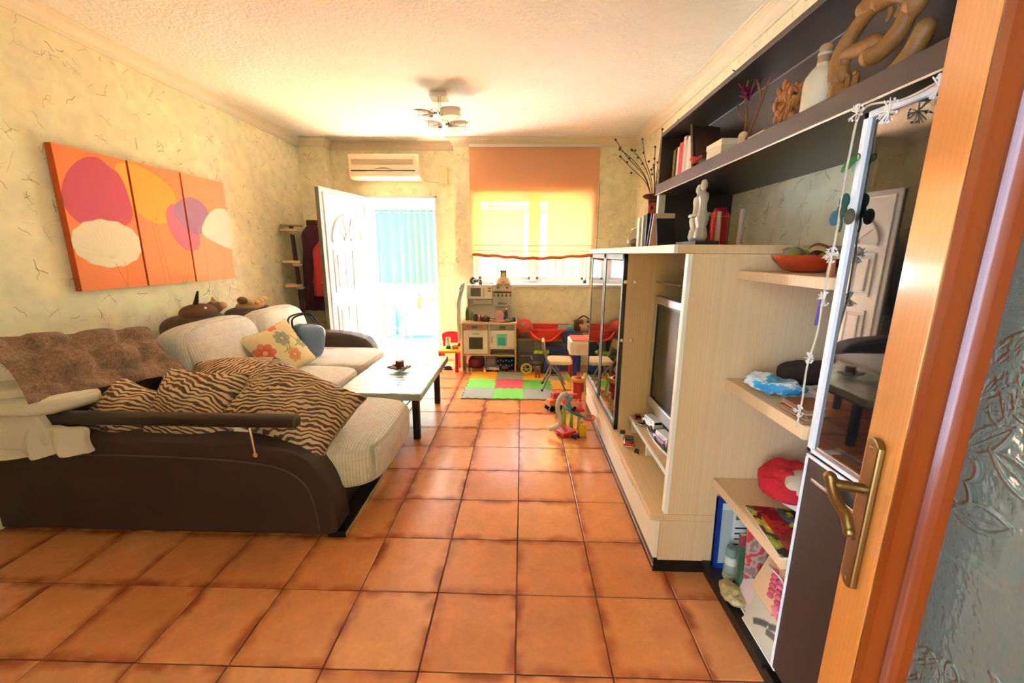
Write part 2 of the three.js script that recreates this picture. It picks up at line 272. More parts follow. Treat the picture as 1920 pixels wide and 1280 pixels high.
{ // display cabinet with smoked glass doors
  const t = thing('display_cabinet', 'oak display cabinet with dark framed smoked glass doors', 'cabinet', [0.62, 0.295, -3.05]), o = (g) => g.translate(-0.62, -0.295, 3.05);
  mesh('side_panel', o(BX(0.625, XU, 0.297, 1.407, -2.5, -2.47, 0.001)), M.oak, t);
  mesh('side_panel', o(BX(0.625, XU, 0.297, 1.407, -3.6, -3.57, 0.001)), M.oak, t);
  mesh('back_panel', o(BX(XU - 0.02, XU - 0.004, 0.297, 1.407, -3.57, -2.5)), M.oak, t);
  mesh('shelf', o(BX(0.68, XU - 0.02, 0.86, 0.88, -3.57, -2.5)), M.oakFlat, t);
  for (const [a, b] of [[-3.6, -3.04], [-3.03, -2.47]]) {
    const d = mesh('door', o(geo([BX(0.6, 0.622, 0.3, 0.33, a, b, 0.002), BX(0.6, 0.622, 1.37, 1.405, a, b, 0.002), BX(0.6, 0.622, 0.3, 1.405, a, a + 0.035, 0.002), BX(0.6, 0.622, 0.3, 1.405, b - 0.035, b, 0.002)])), M.wenge, t);
    mesh('pane', o(BX(0.604, 0.61, 0.33, 1.37, a + 0.035, b - 0.035)), M.smoked, d);
    mesh('metal_edge', o(BX(0.5985, 0.602, 0.33, 0.345, a + 0.03, b - 0.03)), M.steel, d);
  }
  for (const [x, y, z] of [[0.612, 1.242, -2.466], [0.612, 0.889, -2.466], [0.668, 1.243, -2.466], [0.668, 0.889, -2.466]]) { const k = mesh('knob', o(geo([SPH(0.0115, [x, y, z + 0.012], [1, 1, 0.8], 14), CYL(0.005, 0.006, 0.014, [x, y, z + 0.003], [Math.PI / 2, 0, 0], 10)])), M.edge, t); k.userData.label = 'round cream knob, doubled on the side panel as a reflection'; }  // the pair on the oak side panel models reflections of the door pair
}
{ // riser shelf the television stands on
  const t = thing('riser_shelf', 'low oak riser board under the television', 'shelf', [0.7, 0.295, -2.1]), o = (g) => g.translate(-0.7, -0.295, 2.1);
  mesh('board', o(BX(0.70, XU - 0.03, 0.378, 0.4, -2.46, -1.64, 0.002)), M.oakFlat, t);
  mesh('edge_band', o(BX(0.688, 0.70, 0.378, 0.4, -2.46, -1.64, 0.002)), M.edge, t);
  for (const z of [-2.13, -2.44, -1.66]) mesh('leg', o(BX(0.705, XU - 0.05, 0.296, 0.378, z - 0.011, z + 0.011, 0.001)), M.edge, t);
}
// shelf bay: three boards between the upright and the tall cabinet
[[0.877, 0.919, 'oak bay shelf carrying a blue plastic bag and slates'], [1.313, 1.346, 'oak bay shelf carrying a red glass bowl'], [0.438, 0.476, 'oak bay shelf carrying a red cloth and a magazine']].forEach(([a, b, label]) => {
  const t = thing('bay_shelf', label, 'shelf', [0.84, a, -1.36], 0, 'shelves between upright panel and tall cabinet'), o = (g) => g.translate(-0.84, -a, 1.36);
  mesh('board', o(BX(0.836, XU, a, b, -1.599, -1.125, 0.001)), M.oakFlat, t);
  mesh('edge_band', o(BX(0.823, 0.836, a, b, -1.599, -1.125, 0.002)), M.oak, t);
});
{
  const t = thing('low_platform', 'black floor board of the open shelf bay', 'plinth', [0.9, 0, -1.36]);
  mesh('plinth', BX(0.83, XU, 0, 0.052, -1.6, -0.64, 0.002).translate(-0.9, 0, 1.36), M.black, t);
  mesh('board', BX(0.815, XU, 0.052, 0.07, -1.599, -1.125, 0.002).translate(-0.9, 0, 1.36), M.black, t);
}
{ // tall cabinet
  const t = thing('tall_cabinet', 'tall dark cabinet with smoked glass upper door and white frame lines', 'cabinet', [0.85, 0.07, -0.88]), o = (g) => g.translate(-0.85, -0.07, 0.88);
  const z0 = -1.12, z1 = -0.62;
  mesh('body', o(BX(0.862, XU, 0.07, 1.752, z0, z1, 0.001)), M.wenge, t);
  const lo = mesh('lower_door', o(BX(0.84, 0.86, 0.075, 0.842, z0 + 0.006, z1, 0.002)), M.wenge, t);
  mesh('frame_edge', o(geo([BX(0.836, 0.862, 0.075, 0.842, z0, z0 + 0.006, 0.001), BX(0.836, 0.842, 0.832, 0.842, z0, z1, 0.001)])), M.white, lo);
  mesh('handle', o(geo([BX(0.815, 0.825, 0.785, 0.795, -1.06, -0.8, 0.003), BX(0.82, 0.84, 0.786, 0.794, -1.045, -1.035), BX(0.82, 0.84, 0.786, 0.794, -0.825, -0.815)])), M.steel, lo);
  const up = mesh('upper_door', o(geo([BX(0.836, 0.862, 0.85, 1.745, z0, z0 + 0.016, 0.001), BX(0.836, 0.862, 0.85, 0.861, z0, z1, 0.001), BX(0.836, 0.862, 1.73, 1.745, z0, z1, 0.001), BX(0.836, 0.862, 0.85, 1.745, z1 - 0.016, z1, 0.001)])), M.white, t);
  mesh('pane', o(BX(0.846, 0.856, 0.86, 1.73, z0 + 0.016, z1 - 0.016)), M.smoked, up);
  mesh('handle', o(geo([BX(0.815, 0.825, 0.878, 0.888, -1.06, -0.8, 0.003), BX(0.82, 0.848, 0.879, 0.887, -1.045, -1.035), BX(0.82, 0.848, 0.879, 0.887, -0.825, -0.815)])), M.steel, up);
}
{ // open wall niche above
  const t = thing('wall_niche', 'long dark open shelf niche hung along the right wall', 'shelf', [0.9, 1.772, -1.7]), o = (g) => g.translate(-0.9, -1.772, 1.7);
  mesh('bottom_board', o(BX(0.852, XU, 1.774, 1.836, -2.8, -0.6, 0.002)), M.wenge, t);
  mesh('edge_strip', o(BX(0.848, 0.853, 1.772, 1.778, -2.8, -0.6, 0.001)), M.steel, t);
  mesh('top_board', o(BX(0.862, XU, 2.118, 2.14, -2.8, -0.6, 0.002)), M.wenge, t);
  mesh('end_panel', o(BX(0.862, 1.05, 1.836, 2.118, -2.8, -2.778, 0.001)), M.wenge, t);
  mesh('back_panel', o(BX(1.048, 1.062, 1.836, 2.118, -2.8, -0.6)), M.wenge, t);
  mesh('trim_strip', o(BX(1.042, 1.048, 2.113, 2.118, -2.778, -0.6)), mat(0x9a9088, 0.5), t).userData.label = 'thin pale trim strip';
}
{
  const t = thing('niche_support', 'black support panel with white front post under the wall niche', 'panel', [0.9, 1.441, -2.77]), o = (g) => g.translate(-0.9, -1.441, 2.77);
  mesh('panel', o(BX(0.905, XU, 1.442, 1.773, -2.785, -2.765)), M.wenge, t);
  mesh('post', o(BX(0.862, 0.905, 1.442, 1.773, -2.79, -2.75, 0.002)), M.white, t);
}
// ---------- television ----------
{
  const t = thing('television', 'flat television with silver frame and black screen', 'television', [0.83, 0.4, -2.12], 0);
  const fr = mat(0xb9bcc0, 0.28, { metalness: 0.55 }), R = (g) => g.rotateY(0.03);
  mesh('back_case', R(BX(0.0, 0.07, 0.11, 0.70, -0.28, 0.34, 0.02)), mat(0x25272a, 0.5), t);
  mesh('bezel', R(geo([BX(-0.03, 0.004, 0.72, 0.765, -0.32, 0.46, 0.006), BX(-0.034, 0.004, 0.075, 0.15, -0.32, 0.46, 0.008), BX(-0.03, 0.004, 0.1, 0.75, -0.32, -0.295, 0.006), BX(-0.03, 0.004, 0.1, 0.75, 0.435, 0.46, 0.006)])), fr, t);
  mesh('inner_rim', R(geo([BX(-0.026, 0, 0.15, 0.72, -0.296, -0.283), BX(-0.026, 0, 0.712, 0.722, -0.29, 0.44), BX(-0.026, 0, 0.148, 0.156, -0.29, 0.44)])), M.black, t);
  mesh('screen', R(BX(-0.02, 0.0, 0.15, 0.715, -0.285, 0.437)), phys(0x17181a, 0.22, { clearcoat: 0.3, clearcoatRoughness: 0.3 }), t);
  mesh('neck', R(BX(0.0, 0.06, 0.02, 0.13, -0.06, 0.14, 0.01)), M.black, t);
  const s = new THREE.Shape(); s.absellipse(0, 0, 0.125, 0.36, 0, Math.PI * 2); mesh('foot', AT(EXT(s, 0.018, 0.006), [0.02, 0.018, 0.06], [Math.PI / 2, 0.03, 0]), mat(0xa9a9a4, 0.4, { metalness: 0.3 }), t);
}
{
  const t = thing('media_shelf', 'small dark glass shelf above the television with a set top box', 'shelf', [0.95, 1.24, -2.05]);
  mesh('pane', BX(-0.16, 0.36, 0, 0.012, -0.41, 0.42, 0.002), phys(0x2b2620, 0.1, { clearcoat: 1 }), t);
  const b = thing('set_top_box', 'small black box on the shelf above the television', 'box', [0.95, 1.253, -1.9]);
  mesh('case', BX(-0.1, 0.14, 0, 0.05, -0.13, 0.16, 0.006), mat(0x1b1a19, 0.4), b); mesh('front', BX(-0.103, -0.099, 0.008, 0.042, -0.11, 0.14), M.steel, b);
}
// ---------- soft furnishings: shapes and cloth ----------
function puff(w, h, d, n = 5, seg = 22, wob = 0, seed = 1, freq = 6) { // cushion-like rounded box, centred
  const g = new THREE.BoxGeometry(2, 2, 2, seg, Math.max(6, Math.round(seg * 0.6)), seg); const uv0 = uvBox(new THREE.BoxGeometry(2, 2, 2, seg, Math.max(6, Math.round(seg * 0.6)), seg).toNonIndexed());
  const m = mergeVertices((() => { g.deleteAttribute('uv'); g.deleteAttribute('normal'); return g; })(), 1e-5);
  xyz(m, (x, y, z) => { const l = Math.pow(Math.abs(x) ** n + Math.abs(y) ** n + Math.abs(z) ** n, 1 / n); let X = x / l * w / 2, Y = y / l * h / 2, Z = z / l * d / 2; const k = wob ? 1 + wob * fbm(X * freq + seed, Y * freq, Z * freq + seed * 3, 3) / Math.max(0.15, h) : 1; return [X * (1 + (k - 1) * 0.25), Y * k, Z * (1 + (k - 1) * 0.25)]; });
  const nrm = m.attributes.normal.clone(); const ng = m.toNonIndexed(); uvBox(ng); return ng;
}
function pillow(w, h, t, seed = 1, crease = 0.012, N = 26) { // square scatter cushion lying in xz, thick in y, with pinched edges and drawn-out corners
  const pos = [], uv = [], idx = [];
  for (const s of [1, -1]) for (let j = 0; j <= N; j++) for (let i = 0; i <= N; i++) {
    const u = i / N * 2 - 1, v = j / N * 2 - 1, e = Math.pow(Math.max(0, (1 - u ** 2) * (1 - v ** 2)), 0.42), pin = 1 - 0.09 * (1 - Math.abs(u) ** 1.5) * Math.abs(v) ** 3, pin2 = 1 - 0.09 * (1 - Math.abs(v) ** 1.5) * Math.abs(u) ** 3;
    const x = u * w / 2 * pin2, z = v * h / 2 * pin, wr = crease * fbm(x * 9 + seed * 7, z * 9, s + seed, 3) * Math.min(1, e * 2.5);
    pos.push(x, s * (t / 2 * e) + wr, z); uv.push(x, z);
  }
  const K = (N + 1) * (N + 1);
  for (let s = 0; s < 2; s++) for (let j = 0; j < N; j++) for (let i = 0; i < N; i++) { const a = s * K + j * (N + 1) + i, b = a + 1, c = a + N + 1, d = c + 1; s ? idx.push(a, b, c, b, d, c) : idx.push(a, c, b, b, c, d); }
  const g = new THREE.BufferGeometry(); g.setAttribute('position', new THREE.Float32BufferAttribute(pos, 3)); g.setAttribute('uv', new THREE.Float32BufferAttribute(uv, 2)); g.setIndex(idx); g.computeVertexNormals(); return g;
}
const weave = pixels(128, 128, (u, v) => { const k = 128 + 60 * Math.sin(u * 64 * 6.283) * Math.sin(v * 64 * 6.283) + loopNoise(u, v, 32, 2) * 60; return [k, k, k]; }, false);
M.coverStripe = (() => { // off-white ribbed throw: raised ribs with thinner cross threads
  const rib = (u, v) => { const a = Math.abs(((u * 12) % 1) - 0.5) * 2, b = Math.abs(((v * 4) % 1) - 0.5) * 2; return [smooth(0.72, 1, a), smooth(0.86, 1, b)]; };
  const map = pixels(256, 256, (u, v) => { const [a, b] = rib(u, v), n = loopNoise(u, v, 8, 4) * 10; const k = a * 20 + b * 5; return [246 - k + n, 240 - k * 1.06 + n, 228 - k * 1.2 + n]; });
  const bmp = pixels(256, 256, (u, v) => { const [a, b] = rib(u, v); const k = 210 - a * 130 - b * 40 + loopNoise(u, v, 32, 2) * 30; return [k, k, k]; }, false);
  return mat(0xffffff, 0.9, { map: rep(map, 5.5, 5.5), bumpMap: rep(bmp, 5.5, 5.5), bumpScale: 0.006 });
})();
M.sofa = mat(0x35211a, 0.62, { bumpMap: rep(weave, 12, 12), bumpScale: 0.001 });
M.sofaPipe = mat(0x5c4434, 0.5);
M.zebra = (() => {
  const map = pixels(512, 512, (u, v) => { const n = loopNoise(u, v, 5, 3, 3) * 1.7, m = loopNoise(u, v, 16, 2, 5) * 0.35, s = Math.sin((v * 21 + u * 4 + n + m) * 6.283), w = 0.12 + loopNoise(u, v, 9, 2, 8) * 0.9, k = smooth(w - 0.28, w + 0.28, s), f = loopNoise(u, v, 64, 2) * 14; return [222 - 128 * k + f, 190 - 124 * k + f, 146 - 98 * k + f]; });
  return mat(0xffffff, 0.85, { map: rep(map, 2.2, 2.2), bumpMap: rep(weave, 14, 14), bumpScale: 0.002 });
})();
M.plush = mat(0xa88a72, 0.95, { map: rep(pixels(256, 256, (u, v) => { const n = loopNoise(u, v, 10, 5) * 50 + loopNoise(u, v, 64, 2) * 50; return [225 + n, 215 + n, 208 + n]; }), 3, 3), bumpMap: rep(pixels(256, 256, (u, v) => { const k = 128 + loopNoise(u, v, 48, 3) * 170; return [k, k, k]; }, false), 5, 5), bumpScale: 0.008 });
// ---------- corner sofa ----------
{
  const O = [-1.8, 0, -2.9], t = thing('corner_sofa', 'dark brown corner sofa with chaise under an off-white ribbed cover', 'sofa', O), o = (g) => g.translate(-O[0], -O[1], -O[2]);
  // side panel of the chaise
  const s = new THREE.Shape(); s.moveTo(-2.62, 0.03); s.lineTo(-2.62, 0.5); s.bezierCurveTo(-2.2, 0.525, -1.6, 0.525, -1.18, 0.5); s.bezierCurveTo(-0.98, 0.48, -0.925, 0.36, -0.905, 0.2); s.lineTo(-0.895, 0.07); s.bezierCurveTo(-0.9, 0.035, -0.94, 0.03, -1.0, 0.03); s.closePath();
  mesh('side_panel', o(uvBox(AT(EXT(s, 0.15, 0.014, 3, 24), [0, 0, -1.905]))), M.sofa, t);
  mesh('piping', o(TUBE([[-2.58, 0.43, -1.752], [-2.1, 0.445, -1.752], [-1.6, 0.438, -1.752], [-1.3, 0.42, -1.752], [-1.12, 0.38, -1.752], [-1.03, 0.3, -1.752], [-1.0, 0.2, -1.752], [-0.985, 0.06, -1.752]], 0.0035, 70, 6)), M.sofaPipe, t);
  mesh('base', o(geo([BX(-2.58, -0.95, 0.035, 0.3, -2.64, -1.9, 0.02), BX(-2.58, -1.5, 0.035, 0.28, -4.15, -2.6, 0.02)])), M.sofa, t);
  mesh('runner', o(geo([BX(-0.965, -0.868, 0, 0.035, -2.6, -1.78, 0.004)])), M.black, t);
  mesh('runner_trim', o(BX(-0.872, -0.866, 0.004, 0.03, -2.6, -1.78, 0.001)), M.steel, t);
  for (const [x, z] of [[-2.5, -4.05], [-1.58, -4.05], [-1.58, -2.75]]) mesh('foot', o(CYL(0.025, 0.02, 0.04, [x, 0.02, z])), M.black, t);
  mesh('back_frame', o(geo([BX(-2.64, -2.42, 0.05, 0.76, -4.12, -1.92, 0.05)])), M.sofa, t);
  const arm = new THREE.Shape(); arm.moveTo(-2.5, 0.05); arm.lineTo(-2.5, 0.56); arm.bezierCurveTo(-2.1, 0.62, -1.8, 0.60, -1.62, 0.53); arm.bezierCurveTo(-1.52, 0.46, -1.5, 0.3, -1.5, 0.05); arm.closePath();
  mesh('far_arm', o(uvBox(AT(EXT(arm, 0.2, 0.04, 3, 20), [0, 0, -4.28]))), M.sofa, t);
  const seat = (name, w, h, d, c, seed) => mesh(name, o(puff(w, h, d, 6.5, 30, 0.006, seed, 4).translate(...c)), M.coverStripe, t);
  const ch = seat('chaise_cover', 1.80, 0.27, 0.82, [-1.63, 0.315, -2.265], 2); ch.userData.label = 'off-white ribbed cover on the chaise';
  seat('seat_cover', 0.98, 0.22, 0.74, [-1.87, 0.345, -3.02], 3); seat('seat_cover', 0.98, 0.22, 0.72, [-1.87, 0.35, -3.72], 4);
  for (const [z, y, rx] of [[-2.93, 0.655, 1], [-3.68, 0.645, 2]]) mesh('back_cushion', o(puff(0.36, 0.52, 0.78, 3.6, 26, 0.02, rx * 5, 5).rotateZ(0.22).translate(-2.3, y, z)), M.coverStripe, t);
  { // fringe at the end of the first back cushion
    const r = rng(8), g = []; for (let i = 0; i < 46; i++) { const a = i / 46, x = -2.2 - 0.2 * a + (r() - 0.5) * 0.03, y = 0.5 + a * 0.37, z = -2.53 + (r() - 0.5) * 0.03; g.push(TUBE([[x, y, z], [x + (r() - 0.5) * 0.02, y - 0.012, z + 0.018], [x + (r() - 0.5) * 0.03, y - 0.03 * r(), z + 0.03]], 0.003, 4, 4)); }
    const f = mesh('fringe', o(geo(g)), mat(0xe6d3b0, 0.9), t); f.userData.kind = 'stuff';
  }
  for (const [z, y] of [[-2.98, 0.84], [-3.6, 0.82]]) mesh('headrest', o(geo([puff(0.26, 0.22, 0.5, 3, 20, 0.01, 4).translate(-2.46, y, z)])), M.sofa, t);
  // bar over the side panel
  mesh('bar', o(BX(-2.62, -1.035, 0.60, 0.662, -1.79, -1.735, 0.02)), mat(0x2f201a, 0.35), t);
  for (const x of [-1.255, -2.3]) mesh('bar_rod', o(geo([BAR([x - 0.012, 0.6, -1.75], [x, 0.462, -1.75], 0.006, 10), CYL(0.012, 0.014, 0.008, [x, 0.462, -1.75], [Math.PI / 2, 0, 0], 12)])), M.chrome, t);
}
// scatter cushions
function scatter(name, label, w, h, th, p, rot, m, seed, spin = 0, group) {
  const t = thing(name, label, 'cushion', p, 0, group); const c = mesh('cover', (() => { const g = pillow(w, h, th, seed), uv = g.attributes.uv, a = (seed * 1.7) % 1.2 - 0.6; for (let i = 0; i < uv.count; i++) { const x = uv.getX(i), y = uv.getY(i); uv.setXY(i, x * Math.cos(a) - y * Math.sin(a), x * Math.sin(a) + y * Math.cos(a)); } return g; })(), m, t); c.rotation.set(...rot, 'YXZ'); c.rotateY(spin);
  const s = mesh('seam', (() => { const pts = [], N = 12; const put = (u, v) => { const pin = 1 - 0.09 * (1 - Math.abs(u) ** 1.5) * Math.abs(v) ** 3, pin2 = 1 - 0.09 * (1 - Math.abs(v) ** 1.5) * Math.abs(u) ** 3; pts.push([u * w / 2 * pin2, 0, v * h / 2 * pin]); }; for (let i = 0; i < N; i++) put(-1 + 2 * i / N, -1); for (let i = 0; i < N; i++) put(1, -1 + 2 * i / N); for (let i = 0; i < N; i++) put(1 - 2 * i / N, 1); for (let i = 0; i < N; i++) put(-1, 1 - 2 * i / N); return TUBE(pts, 0.004, 96, 5, true); })(), m, c); return t;
}
scatter('zebra_cushion', 'large zebra print cushion slumped over the bar end of the sofa', 0.6, 0.42, 0.28, [-1.2, 0.595, -2.02], [0.72, 0.1, -0.08], M.zebra, 4, -0.42);
scatter('zebra_cushion', 'zebra print cushion standing behind the sofa bar, beside the large slumped one', 0.44, 0.4, 0.27, [-1.71, 0.6, -2.0], [1.0, 0.1, 0.05], M.zebra, 5, -0.12);
scatter('zebra_cushion', 'small zebra print cushion behind the sofa bar, beside the folded blanket', 0.33, 0.3, 0.21, [-2.08, 0.575, -1.98], [0.9, -0.1, -0.05], M.zebra, 6, -0.25);
scatter('zebra_cushion', 'pale zebra print cushion lying farther back on the chaise', 0.5, 0.42, 0.22, [-1.93, 0.55, -2.58], [0.5, 0.5, -0.05], M.zebra, 7);
{ // tufted plush cushion against the wall side
  const t = thing('tufted_cushion', 'brown plush tufted cushion leaning on the sofa back by the wall', 'cushion', [-2.3, 0.83, -2.1]);
  const g = pillow(0.84, 0.4, 0.2, 3, 0.01, 40), tufts = [[-0.28, -0.07], [-0.05, -0.07], [0.2, -0.07], [-0.28, 0.12], [-0.05, 0.12], [0.2, 0.12], [0.4, 0.02], [-0.42, 0.02]];
  xyz(g, (x, y, z) => { let k = 0; for (const [a, b] of tufts) k += 0.075 * Math.exp(-((x - a) ** 2 + (z - b) ** 2) / 0.005); k += 0.045 * Math.exp(-((z + 0.07) ** 2) / 0.0012) + 0.045 * Math.exp(-((z - 0.12) ** 2) / 0.0012); for (const a of [-0.28, -0.05, 0.2]) k += 0.045 * Math.exp(-((x - a) ** 2) / 0.0012); return [x, y - Math.sign(y) * Math.min(k, Math.abs(y) * 0.85), z]; });
  const c = mesh('cover', g, M.plush, t); c.rotation.set(0.12, Math.PI / 2, 0); c.rotation.set(0, 0, 0);
  // long side along z, leaning back towards the wall
  const q = new THREE.Matrix4().makeBasis(V(0.05, -0.12, -0.99).normalize(), V(0.72, 0.68, -0.04).normalize(), V(0.68, -0.72, 0.12).normalize()); c.quaternion.setFromRotationMatrix(q);
}
{ // flower print cushion
  const map = painted(512, 512, (c, W) => {
    c.fillStyle = '#ead9a6'; c.fillRect(0, 0, W, W); const r = rng(21);
    for (const [x, y, s, k] of [[120, 380, 95, '#c9573f'], [330, 300, 80, '#7d8a86'], [230, 150, 70, '#d98a56'], [420, 430, 70, '#c8604e'], [400, 120, 60, '#8f9a72']]) { for (let a = 0; a < 7; a++) { c.fillStyle = k; c.globalAlpha = 0.75; c.beginPath(); c.ellipse(x + Math.cos(a * 0.9) * s * 0.5, y + Math.sin(a * 0.9) * s * 0.5, s * 0.5, s * 0.34, a * 0.9, 0, 6.3); c.fill(); } c.fillStyle = '#f0d9a0'; c.beginPath(); c.arc(x, y, s * 0.2, 0, 6.3); c.fill(); }
    c.globalAlpha = 0.8; c.strokeStyle = '#8a9a3c'; c.lineWidth = 12; for (let k = 0; k < 6; k++) { c.beginPath(); const x = r() * W, y = r() * W; c.moveTo(x, y); c.bezierCurveTo(x + 80, y - 60, x + 120, y + 60, x + 40 + r() * 120, y + 120); c.stroke(); }
  });
  map.repeat.set(2.2, 2.2); map.offset.set(0.5, 0.5);
  const t = scatter('floral_cushion', 'cream cushion with red and green flower print propped on the sofa', 0.46, 0.42, 0.14, [-1.97, 0.62, -3.2], [0, 0, 0], mat(0xffffff, 0.85, { map, bumpMap: rep(weave.clone(), 10, 10), bumpScale: 0.001 }), 12);
  t.children[0].quaternion.setFromRotationMatrix(new THREE.Matrix4().makeBasis(V(0.25, 0.2, -0.95).normalize(), V(0.78, 0.52, 0.34).normalize(), V(0.55, -0.82, 0.0).normalize()));
}
{ // blue handbag
  const t = thing('handbag', 'blue leather handbag resting on the sofa seat', 'bag', [-1.93, 0.46, -3.55], 0.35); const b = phys(0x4f6d94, 0.35, { clearcoat: 0.4, clearcoatRoughness: 0.3 }), dk = mat(0x141a26, 0.6);
  const g = puff(0.36, 0.3, 0.17, 4, 18, 0.015, 9, 7); xyz(g, (x, y, z) => [x * (1 - 0.25 * (y + 0.15)), y, z * (1 - 1.3 * (y + 0.1))]); uvBox(g); g.rotateX(-0.1); g.rotateY(0.9); g.rotateZ(-0.32); g.translate(0, 0.165, 0);
  mesh('body', g, b, t);
  mesh('side_gusset', AT(puff(0.1, 0.27, 0.2, 4, 12), [-0.13, 0.15, 0.1], [0, 0.9, -0.32]), dk, t);
  for (const s of [-1, 1]) mesh('handle', TUBE([[-0.1 + s * 0.02, 0.28, 0.1 + s * 0.03], [-0.1 + s * 0.02, 0.38, 0.07 + s * 0.03], [0.02 + s * 0.02, 0.4, -0.03 + s * 0.03], [0.08 + s * 0.02, 0.31, -0.09 + s * 0.03]], 0.008, 30, 8), dk, t);
  mesh('clasp', SPH(0.018, [0.0, 0.31, 0.04], [1, 0.7, 1], 10), dk, t);
}
{ // folded blankets hanging on the left end of the bar
  const t = thing('folded_blanket', 'cream fleece blankets folded over the end of the sofa bar', 'blanket', [-2.4, 0.5, -1.76]); const cm = mat(0xe7dcbe, 0.95, { bumpMap: rep(weave, 8, 8), bumpScale: 0.003 });
  const lump = (w, h, d, c, seed, rot = [0, 0, 0]) => AT(puff(w, h, d, 3.2, 30, 0.016, seed, 7), c, rot);
  mesh('upper_fold', geo([lump(0.52, 0.11, 0.36, [-0.0, 0.195, -0.06], 3, [-0.1, 0.08, -0.03]), lump(0.4, 0.07, 0.3, [-0.04, 0.25, -0.05], 6, [-0.08, 0.15, 0.03])]), cm, t);
  const hang = (w, h, d, c, f, amp, seed) => { const g = puff(w, h, d, 7, 40, 0.01, seed, 6); return uvBox(xyz(g, (x, y, z) => { const k = 0.5 - y / h; return [x + c[0] + 0.012 * Math.sin(y * 30 + seed), y + c[1] + 0.014 * Math.sin(x * 15 + seed) * k, z + c[2] + amp * (0.4 + k) * Math.sin(x * f + 1.5 * Math.sin(x * 8 + seed))]; })); };
  mesh('front_fold', hang(0.44, 0.2, 0.05, [-0.02, 0.1, 0.055], 26, 0.014, 2), cm, t);
  mesh('lower_fold', hang(0.62, 0.15, 0.045, [0.07, 0.03, 0.045], 34, 0.018, 5), cm, t);
}
{ // soft toys on the headrests
  const br = mat(0x5d3f2c, 0.9, { bumpMap: rep(weave, 10, 10), bumpScale: 0.002 }), tan = mat(0xb98d5c, 0.9);
  const t = thing('plush_toy', 'dark brown plush toy with an upright horn lying on the sofa headrest', 'soft toy', [-2.42, 0.92, -2.98]);
  mesh('body', geo([SPH(0.1, [0, 0.04, 0.0], [1, 0.62, 1.5], 18), SPH(0.06, [0.03, 0.06, -0.12], [1, 0.8, 1], 14)]), br, t);
  mesh('horn', (() => { const g = CYL(0.006, 0.022, 0.13, [0, 0.065, 0], [0, 0, 0], 10); xyz(g, (x, y, z) => [x + y * y * 1.2, y, z]); return AT(g, [0, 0.07, 0.03], [-0.12, 0, -0.05]); })(), mat(0x3a2519, 0.7), t);
  mesh('ear', AT(new THREE.ConeGeometry(0.045, 0.1, 12), [0.04, 0.1, -0.11], [0.2, 0, 0]), tan, t); mesh('muzzle', SPH(0.035, [0.07, 0.07, -0.15], [1, 0.8, 1.2], 12), tan, t);
  mesh('eye', SPH(0.009, [0.085, 0.075, 0.04], [1, 1, 1], 8), M.white, t);
  const u = thing('plush_animal', 'pale tan plush with small paws lying on the farther sofa headrest', 'soft toy', [-2.44, 0.9, -3.6]);
  mesh('body', SPH(0.085, [0, 0.03, 0], [1, 0.6, 1.9], 16), tan, u);
  for (const [x, y, z] of [[0.06, 0.07, 0.08], [0.07, 0.06, 0.02], [0.06, 0.07, -0.05], [0.05, 0.08, -0.12]]) mesh('paw', SPH(0.03, [x, y, z], [1, 0.8, 1.1], 12), mat(0xd3ad7c, 0.9), u);
  mesh('head', SPH(0.04, [0.02, 0.09, 0.13], [1, 0.8, 1], 12), br, u);
}
